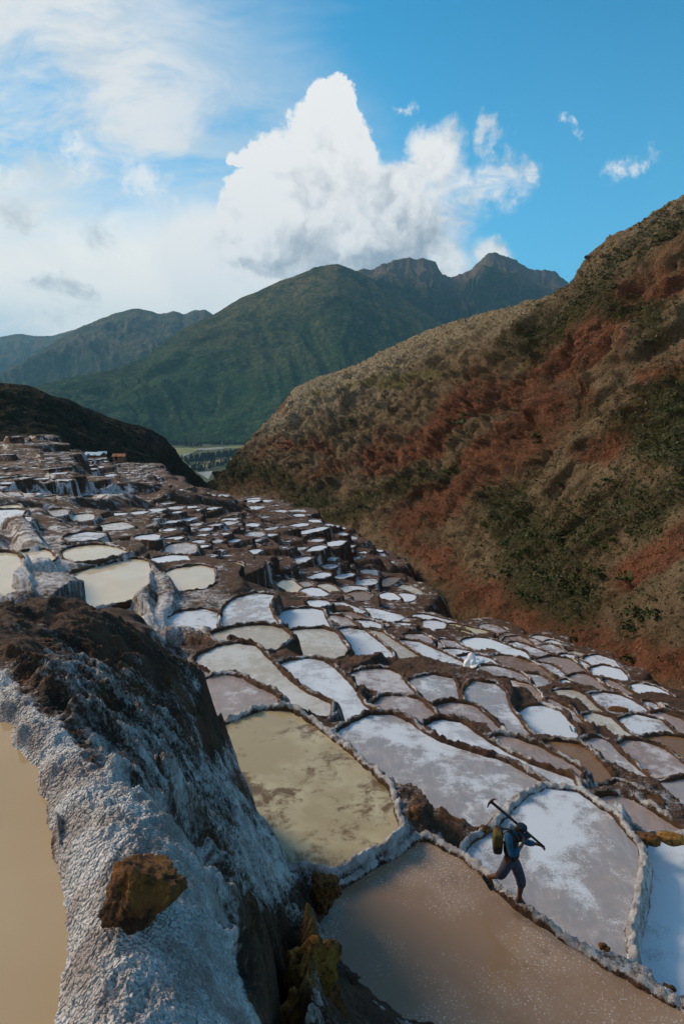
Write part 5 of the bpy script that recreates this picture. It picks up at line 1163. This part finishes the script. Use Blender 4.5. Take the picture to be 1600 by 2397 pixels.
# ------------------------------------------------------------------ rocks
q = at_z(322, 2098, -1.52)
rk = place('rock', rock_mesh('rock', (.106, .195, .105), 18, MAT['rust_rock'], 5, rough=.16), (q[0] + .01, q[1] + .02, -1.515), (R(-24), R(10), R(-24)))
tag(rk, 'angular rust brown rock resting on the broad white salt dike', 'rock')
for (fx, fy, dims, sd, lab) in [(1225, 1052, (.26, .16, .15), 21, 'tan flat rock on the pond corner beside the brighter ochre rock'), (1470, 1055, (.30, .17, .17), 22, 'bright ochre rock on the pond corner beside the tan rock')]:
    u, v = 1200 + fx / 3.92, 1700 + fy / 3.92; z = -8.45; q = at_z(u, v, z)
    o = place('rock', rock_mesh('rock', dims, sd, MAT['ochre_rock'] if sd == 22 else MAT['rust_rock'], 3), (q[0], q[1], z + .05), (0, 0, R(-25))); tag(o, lab, 'rock')
for (u, v, t, dims, sd, m_, lab) in [(715, 2285, 4.7, (.17, .20, .42), 71, 'ochre_rock', 'tall ochre crusted outcrop below the broad white dike'), (748, 2370, 5.0, (.20, .18, .30), 72, 'rust_rock', 'rust brown lump at the foot of the ochre outcrop'), (690, 2400, 3.9, (.14, .14, .26), 73, 'ochre_rock', 'smaller ochre lump beside the dark hollow of the bank'), (760, 2085, 10.3, (.28, .24, .32), 74, 'rust_rock', 'jagged brown clod where the bank meets the two brine ponds')]:
    q = at_t(u, v, t); o = place('outcrop', rock_mesh('outcrop', dims, sd, MAT[m_], 4, rough=.30), tuple(q), (R(8), R(-10), sd)); tag(o, lab, 'rock')
sr = [rock_mesh('stone', (.10, .085, .07), s, MAT['rust_rock'], 2) for s in (31, 32, 33)]
for i, (c_, x, y, s) in enumerate([('F',870,412,1.9),('F',835,455,1.4),('F',690,298,1.1),('F',726,350,.8),('F',395,592,1.0),('F',432,572,.9),('F',60,440,1.1),('F',100,458,1.0),('F',165,547,1.0),('F',1130,755,1.1),('F',1300,880,.9),('7',760,160,1.3),('7',480,85,1.5),('E',640,770,1.3),('E',470,640,1.6),('E',1390,900,1.2),('7',1235,640,.9),('7',1255,655,.7),('7',1500,815,.9),('7',1520,812,.7),('7',940,75,1.1)]):
    ox, oy, k = CROP[c_]; u, v = ox + x / k, oy + y / k
    z = float(level(u, v)); q = at_z(u, v, z); zz = max(ground_at(q[0], q[1]), z)
    q = at_z(u, v, zz + .03)
    o = place('stone', sr[i % 3], (q[0], q[1], zz + .04), (0, 0, i * 1.7), s * (1 + .004 * np.hypot(q[0], q[1])))
    tag(o, 'small rust brown stone lying on a dike between ponds', 'stone', 'small stones on the dikes')
# earth mound standing in one pond
q = at_z(1200 + 945 / 3.92, 1480 + 708 / 3.92, PONDS[56]['z']); o = place('earth_mound', rock_mesh('earth_mound', (.75, .55, .22), 44, MAT['rust_rock'], 3), tuple(q)); tag(o, 'low brown mound of earth in the middle of a pale salt pond', 'mound')

# ------------------------------------------------------------------ sacks, salt heap, tools
MAT['sack'] = plain('white_woven_sack', (0.74, 0.75, 0.77), 0.8, 0.06, 5, bumpd=.02)
MAT['heap'] = plain('heaped_salt', (0.74, 0.77, 0.80), 0.7, 0.08, 12, bumpd=.03)
def sack_mesh():
    bm = bmesh.new(); bmesh.ops.create_uvsphere(bm, u_segments=16, v_segments=10, radius=1.0)
    from mathutils import noise as mn
    for v in bm.verts:
        p = v.co; pw = lambda q: math.copysign(abs(q) ** .62, q); neck = 1 - .55 * max(0, p.z - .72) / .28
        v.co = Vector((pw(p.x) * .27 * neck, pw(p.y) * .22 * neck, p.z * .44)) * (1 + .10 * mn.noise(p * 2.2))
    me = bpy.data.meshes.new('salt_sack'); bm.to_mesh(me); bm.free(); me.materials.append(MAT['sack']); me.polygons.foreach_set('use_smooth', np.ones(len(me.polygons), bool)); return me
sk = sack_mesh()
for i, (x, y, rx, rz, lab) in enumerate([(958,705,.15,0,'white salt sack standing at the outer end of the sack pile'),(990,672,-.1,1,'white salt sack standing highest in the sack pile'),(1000,712,.1,.4,'white salt sack standing in front in the sack pile'),(1030,690,1.2,.8,'white salt sack lying across the middle of the sack pile'),(1025,728,1.3,2.2,'white salt sack lying lowest in the sack pile'),(1065,690,1.0,2.6,'white salt sack slumped at the inner end of the sack pile')]):
    u, v = 850 + x / 3.92, 1380 + y / 3.92; z = float(level(1061, 1562)) + .25; q = at_z(u, v, z)
    o = place('salt_sack', sk, (q[0], q[1], z + (.25 if i == 1 else .05)), (rx, 0, rz), 1.15); tag(o, lab, 'sack', 'white sacks in a pile')
u, v = 1200 + 340 / 3.92, 1700 + 195 / 3.92; z = -12.6; q = at_z(u, v, z); hz = max(ground_at(q[0], q[1]), z); q = at_z(u, v, hz + .1)
o = place('salt_heap', rock_mesh('salt_heap', (.50, .36, .36), 51, MAT['heap'], 3, rough=.25), (q[0], q[1], hz + .08)); tag(o, 'white heap of raked salt on the dike above the brown brine pond', 'salt heap')
MAT['blue_pipe'] = plain('blue_plastic_pipe', (0.05, 0.16, 0.24), 0.5, 0.2, 6)
MAT['steel_pipe'] = plain('pale_metal_pipe', (0.30, 0.32, 0.33), 0.45, 0.2, 6)
for i, (x0, y0, x1, y1) in enumerate([(480,850,520,930),(500,848,560,960),(540,800,548,930),(565,880,580,990),(520,860,575,985)]):
    z0 = float(level(1200 + x1 / 3.92, 1480 + y1 / 3.92)) + .1; b0 = Vector(at_z(1200 + x1 / 3.92, 1480 + y1 / 3.92, z0).tolist()); t0 = b0.y * CP - b0.z * SP
    a0 = Vector(at_t(1200 + x0 / 3.92, 1480 + y0 / 3.92, t0 + .1).tolist()); r = empty('pole', b0)
    o = tube('shaft', [Vector((0, 0, 0)), (a0 - b0) * .5, a0 - b0], .032, MAT['steel_pipe'] if i == 2 else MAT['blue_pipe'], r, 8)
    tag(r, 'pale metal pole standing upright among the leaning blue poles' if i == 2 else 'blue pole leaning on the dike beside the pinkish pond', 'pole', 'poles leaning on a dike')

# ------------------------------------------------------------------ huts on the far terraces
MAT['roof_blue'] = plain('pale_blue_metal_roof', (0.36, 0.50, 0.58), 0.4, 0.1, 1)
MAT['roof_orange'] = plain('orange_tile_roof', (0.34, 0.13, 0.06), 0.8, 0.2, 2)
MAT['adobe'] = plain('adobe_wall', (0.16, 0.095, 0.06), 0.9, 0.2, 2)
MAT['white_wall'] = plain('whitewashed_wall', (0.55, 0.53, 0.50), 0.9, 0.1, 1)
MAT['dark_open'] = plain('dark_doorway', (0.012, 0.010, 0.009), 0.9)
def box(name, c, s, mat, parent):
    x, y, z = s; cx, cy, cz = c
    V = [(cx + i * x / 2, cy + j * y / 2, cz + k * z / 2) for i in (-1, 1) for j in (-1, 1) for k in (-1, 1)]
    return mesh_obj(name, V, [(0, 1, 3, 2), (4, 6, 7, 5), (0, 4, 5, 1), (2, 3, 7, 6), (0, 2, 6, 4), (1, 5, 7, 3)], mat, parent, smooth=False)
def hut(name, loc, rz, L, W, H, rise, wallm, roofm, label, cat='hut'):
    r = empty(name, loc, rz); tag(r, label, cat)
    w_ = box('wall', (0, 0, H / 2 - .4), (L, W, H + .8), wallm, r)
    o = .35; V = [(-L/2 - o, -W/2 - o, H - .1), (L/2 + o, -W/2 - o, H - .1), (L/2 + o, 0, H + rise), (-L/2 - o, 0, H + rise), (-L/2 - o, W/2 + o, H - .1), (L/2 + o, W/2 + o, H - .1)]
    ro = mesh_obj('roof', V, [(0, 1, 2, 3), (3, 2, 5, 4)], roofm, r, smooth=False); s_ = ro.modifiers.new('thick', 'SOLIDIFY'); s_.thickness = .12
    box('door', (-L * .2, -W / 2 - .03, 1.0), (1.0, .08, 2.0), MAT['dark_open'], r); box('window', (L * .2, -W / 2 - .03, 1.4), (1.0, .08, .8), MAT['dark_open'], r)
    return r
def hut_at(u, v, t, *a):
    q = at_t(u, v, t); return hut(a[0], tuple(q), *a[1:])
hut_at(222, 1073, 268, 'hut', R(-14), 7.0, 4.0, 1.6, .9, MAT['adobe'], MAT['roof_blue'], 'small hut with pale blue metal roof at the edge of the far terraces')
hut_at(240, 1070, 276, 'hut', R(20), 2.8, 3.0, 1.6, .8, MAT['adobe'], MAT['roof_blue'], 'tiny shed with pale blue roof next to the larger blue roofed hut')
hut_at(280, 1076, 300, 'hut', R(4), 5.0, 3.6, 1.7, 1.0, MAT['adobe'], MAT['roof_orange'], 'long shed with orange roof under the dark spur')
hut_at(100, 1049, 208, 'hut', R(5), 1.3, 1.0, .8, .3, MAT['white_wall'], MAT['roof_blue'], 'pale blue shelter alone on the high stepped terraces')
for (u, v, L, lab) in [(455, 1039, 34, 'pinkish long house among trees at the mountain foot'), (543, 1037, 26, 'white house beside the far fields of the valley'), (520, 1039, 16, 'small brick house between valley trees')]:
    q = at_z(u, v + 1, VZ); hut('house', tuple(q), .2, L, 11, 6, 4, MAT['white_wall'], MAT['roof_orange'], lab, 'house')

# ------------------------------------------------------------------ shrubs on the ravine slope, trees in the valley
def leaf_clump(name, n, mat, seed, shape=(1, 1, .75), leaf=.22, tall=False, stems=True):
    rg = np.random.default_rng(seed); V = []; F = []
    for i in range(n):
        if tall:
            h = rg.uniform(.12, 1.0); rr = .155 * (1 - (h - .12) / .9) ** .6 * (0.75 + .35 * math.sin(9 * h + seed)) + .02; a = rg.uniform(0, 6.28); r = rr * rg.uniform(.5, 1.0)
            c = np.array([r * math.cos(a), r * math.sin(a), h]); s = leaf * rg.uniform(.6, 1.3)
        else:
            d = rg.normal(size=3); d /= np.linalg.norm(d); rad = rg.uniform(.45, 1.0) ** .6 * (1 + .25 * math.sin(d[0] * 5 + seed) + .18 * math.sin(d[1] * 7 + 2 * seed))
            c = d * rad * np.array(shape); c[2] = abs(c[2]) * .95 + .03 if c[2] > -.2 else abs(c[2]) * .3; s = leaf * rg.uniform(.6, 1.4)
        a = rg.normal(size=3); a /= np.linalg.norm(a); b = np.cross(a, rg.normal(size=3)); b /= np.linalg.norm(b)
        k = len(V); V += [c - a * s, c - b * s * .55, c + a * s, c + b * s * .55]; F.append((k, k + 1, k + 2, k + 3))
    if stems:
        for i in range(1 if tall else 4):
            a = rg.uniform(0, 6.28); e = np.array([math.cos(a) * .4, math.sin(a) * .4, .5]) if not tall else np.array([0, 0, .7]); w_ = .03 if not tall else .016; k = len(V)
            V += [np.array([w_, 0, -.05]), np.array([-w_, w_, -.05]), np.array([-w_, -w_, -.05]), e]; F += [(k, k + 1, k + 3), (k + 1, k + 2, k + 3), (k + 2, k, k + 3)]
    me = bpy.data.meshes.new(name); me.from_pydata([tuple(map(float, v)) for v in V], [], F); me.update(); me.materials.append(mat); return me
rg = np.random.default_rng(77)
shr = {k: [leaf_clump('shrub', 130, MAT[m_], s + i, leaf=.20) for i in range(3)] for k, m_, s in (('d', 'leaf_dark', 200), ('y', 'leaf_dry', 220), ('l', 'leaf_lime', 240))}
def slope_place(p_):
    u_, v_ = proj(p_[0], p_[1], p_[2]); g_ = float(u_); v_ = float(v_)
    if v_ < 640 + max(0, 1345 - g_) * .25: return 'near the crest of the ravine slope'
    if g_ < 800: return 'on the nose of the ravine slope'
    if g_ < 1150 and v_ < 960: return 'on the pale shoulder by the grassy shelf'
    if v_ < 950: return 'above the red scars of the slope'
    if g_ < 1130: return 'beside the long red scar of the slope'
    if v_ < 1150: return 'between the red outcrops across the ravine'
    if v_ < 1430: return 'in the thick scrub patch across the ravine'
    return 'on the red cliff above the last ponds'
SLAB = {'d': ('dark green shrub growing on the slope across the ravine', 'dark shrubs on the ravine slope'), 'y': ('dry grey green bush on the slope across the ravine', 'dry bushes on the ravine slope'), 'l': ('fresh yellow green bush on the slope across the ravine', 'yellow green bushes on the ravine slope')}
su_, sv_ = proj(SLOPE[..., 0], SLOPE[..., 1], SLOPE[..., 2])
okm = (SLOPE_ON > 0) & (SLOPE_K > .03) & (SLOPE_K < .985) & (su_ > -20) & (su_ < 1640)
idx = np.argwhere(okm); gg = SLOPE_GREEN[okm]; rr_ = SLOPE_RED[okm]
area = (np.linalg.norm(SLOPE[okm], axis=1) ** 1.0)
pr = (0.10 + np.clip(gg, 0, 1) ** 1.5 * 1.6) * (1 - .55 * np.clip(rr_, 0, 1)); pr /= pr.sum()
# the shrubs one can pick out singly
for (x, y, s, kd) in [(1310,1262,1.9,'d'),(1230,1215,1.4,'d'),(1195,1270,1.3,'d'),(1215,1300,1.6,'d'),(1255,1255,1.7,'d'),(1240,1290,1.8,'d'),(1275,1280,1.5,'d'),(1290,1225,1.2,'d'),(1310,1130,1.3,'d'),(1410,1340,1.5,'d'),(1400,1270,1.3,'d'),(1470,1350,1.3,'d'),(1540,1440,1.3,'d'),(1480,1465,1.2,'d'),(1500,1440,1.4,'d'),(1375,1390,1.5,'d'),(1340,1380,1.4,'d'),(1260,1400,1.5,'d'),(1230,1390,1.3,'d'),(1290,1350,1.5,'d'),(1190,1340,1.5,'d'),(1270,1345,1.3,'d'),(1475,1560,.9,'d'),(1340,1510,.7,'d'),(1140,1230,1.4,'d'),(1045,1240,1.1,'d'),(1040,1215,.9,'d'),(1080,990,2.6,'d'),(1110,990,2.3,'d'),(1095,970,2.0,'d'),(1255,1020,1.5,'l'),(1265,1035,1.2,'l'),(1128,1050,1.3,'d'),(1000,1100,1.6,'d'),(990,1108,1.3,'d'),(1350,560,.9,'y'),(690,1185,2.2,'d'),(725,1190,2.3,'d'),(720,1170,2.0,'d'),(905,928,3.0,'d'),(930,925,2.0,'d'),(1040,880,1.6,'d'),(820,885,2.0,'d'),(1010,886,1.5,'d')]:
    k_ = np.argmin((su_ - x) ** 2 + (sv_ - y) ** 2 + 1e9 * (~okm)); p_ = SLOPE.reshape(-1, 3)[k_]
    o = place('shrub', shr[kd][rg.integers(3)], tuple(p_ - np.array([0, 0, .15 * s])), (0, 0, rg.uniform(0, 6)), (s * rg.uniform(.9, 1.3), s * rg.uniform(.9, 1.3), s)); tag(o, SLAB[kd][0].split(' growing')[0].split(' on the')[0] + ' ' + slope_place(p_), 'shrub', SLAB[kd][1] + ' ' + slope_place(p_))
pick = idx[rg.choice(len(idx), 236, replace=False, p=pr)]
for (a, b) in pick:
    p_ = SLOPE[a, b]; dd = np.linalg.norm(p_); g_ = SLOPE_GREEN[a, b]; kd = rg.choice(['d', 'y', 'l'], p=[.55, .33, .12] if g_ > .4 else [.35, .55, .10])
    s = rg.uniform(.45, 1.0) * (dd / 150) ** .55 * (1.25 if g_ > .5 else 1)
    o = place('shrub', shr[kd][rg.integers(3)], tuple(p_ - np.array([0, 0, .12 * s])), (0, 0, rg.uniform(0, 6)), (s * rg.uniform(.9, 1.4), s * rg.uniform(.9, 1.4), s)); tag(o, SLAB[kd][0].split(' growing')[0].split(' on the')[0] + ' ' + slope_place(p_), 'shrub', SLAB[kd][1] + ' ' + slope_place(p_))
# undergrowth and scree nobody could count
def scatter(name, n, prob, mat, size, quads, label, cat, squash=.7, seed=5):
    r_ = np.random.default_rng(seed); pk_ = idx[r_.choice(len(idx), n, p=prob)]; P0 = SLOPE[pk_[:, 0], pk_[:, 1]] ; dd = np.linalg.norm(P0, axis=1)
    # jitter inside the cell
    P0 = P0 + (SLOPE[np.minimum(pk_[:, 0] + 1, SLOPE.shape[0] - 1), pk_[:, 1]] - P0) * r_.uniform(0, 1, (n, 1)) + (SLOPE[pk_[:, 0], np.minimum(pk_[:, 1] + 1, SLOPE.shape[1] - 1)] - P0) * r_.uniform(0, 1, (n, 1))
    S_ = size * r_.uniform(.5, 1.5, n) ** 1.5 * (dd / 150) ** .5; Vs = []
    for q in range(quads):
        c = P0 + r_.normal(size=(n, 3)) * S_[:, None] * np.array([.6, .6, .25]) + np.array([0, 0, .3]) * S_[:, None]
        a = r_.normal(size=(n, 3)); a /= np.linalg.norm(a, axis=1)[:, None]; b = np.cross(a, r_.normal(size=(n, 3))); b /= np.linalg.norm(b, axis=1)[:, None]
        h = S_[:, None] * .55
        Vs.append(np.stack([c - a * h, c - b * h * squash, c + a * h, c + b * h * squash], 1))
    V_ = np.concatenate(Vs).reshape(-1, 3); o = mesh_obj(name, V_, np.arange(len(V_)).reshape(-1, 4), mat, smooth=False); tag(o, label, cat, kind='stuff'); return o
flat_p = np.ones(len(idx)) * (1 - .6 * np.clip(rr_, 0, 1)) ; 
p1_ = (0.35 + np.clip(gg, 0, 1) * 2.2) * (1 - .6 * np.clip(rr_, 0, 1)); p1_ /= p1_.sum()
p2_ = (0.10 + np.clip(gg, 0, 1) ** 1.6 * 2.6) * (1 - .85 * np.clip(rr_ * 1.3, 0, 1)); p2_ /= p2_.sum()
scatter('dark_scrub', 6500, p2_, MAT['leaf_dark'], .27, 7, 'low dark scrub covering the slope across the ravine', 'scrub', seed=5)
scatter('dry_scrub', 9000, p1_, MAT['leaf_dry'], .30, 6, 'dry grass tufts over the slope across the ravine', 'scrub', seed=6)
scatter('green_scrub', 2600, p1_, MAT['leaf_lime'], .30, 6, 'patches of yellow green grass on the slope across the ravine', 'scrub', seed=8)
bs = [rock_mesh('boulder', (1, .8, .65), 61 + i, MAT['grey_rock'] if i < 2 else MAT['red_rock'], 2) for i in range(3)]
bpr = np.clip(rr_, 0, 1) * .8 + .12; bpr /= bpr.sum()
for i, (a, b) in enumerate(idx[rg.choice(len(idx), 110, replace=False, p=bpr)]):
    p_ = SLOPE[a, b]; dd = np.linalg.norm(p_); s = rg.uniform(.16, .5) * (dd / 150) ** .6; k_ = i % 3
    o = place('boulder', bs[k_], tuple(p_), (rg.uniform(0, 6), rg.uniform(0, 6), rg.uniform(0, 6)), s); lb_ = ('pale grey boulder ' if k_ < 2 else 'reddish boulder ') + slope_place(p_); tag(o, lb_, 'boulder', 'every ' + lb_)
tm = [leaf_clump('tree', 150, MAT['tree'], 300 + i, leaf=.075, tall=True) for i in range(3)]
for line, n, h, jit in [('330,432 560,400 760,372 960,345', 46, 27, 6), ('345,425 600,380 980,330', 34, 25, 5), ('340,535 480,530 620,500 720,470 840,420', 34, 22, 6), ('230,395 300,430 330,470', 10, 20, 8), ('60,215 200,225 340,235 480,228', 30, 22, 8), ('60,190 250,190 480,185', 26, 26, 12), ('600,215 760,220 900,210 1050,190', 26, 20, 8), ('690,170 860,160 1000,175', 14, 22, 10), ('400,470 470,450 700,425', 16, 14, 8), ('420,545 520,540', 7, 14, 4)]:
    pl = np.array(V(line)); L = np.r_[0, np.cumsum(np.linalg.norm(np.diff(pl, axis=0), axis=1))]
    for k_ in range(n):
        s = rg.uniform(0, L[-1]); u = np.interp(s, L, pl[:, 0]) + rg.normal() * .5; v = np.interp(s, L, pl[:, 1]) + rg.normal() * jit / 12
        q = at_z(u, v, VZ); hh = h * rg.uniform(.7, 1.2)
        o = place('tree', tm[rg.integers(3)], tuple(q), (0, 0, rg.uniform(0, 6)), (hh * 1.5, hh * 1.5, hh)); tag(o, 'slender dark tree in the rows along the valley river', 'tree', 'trees on the valley floor')
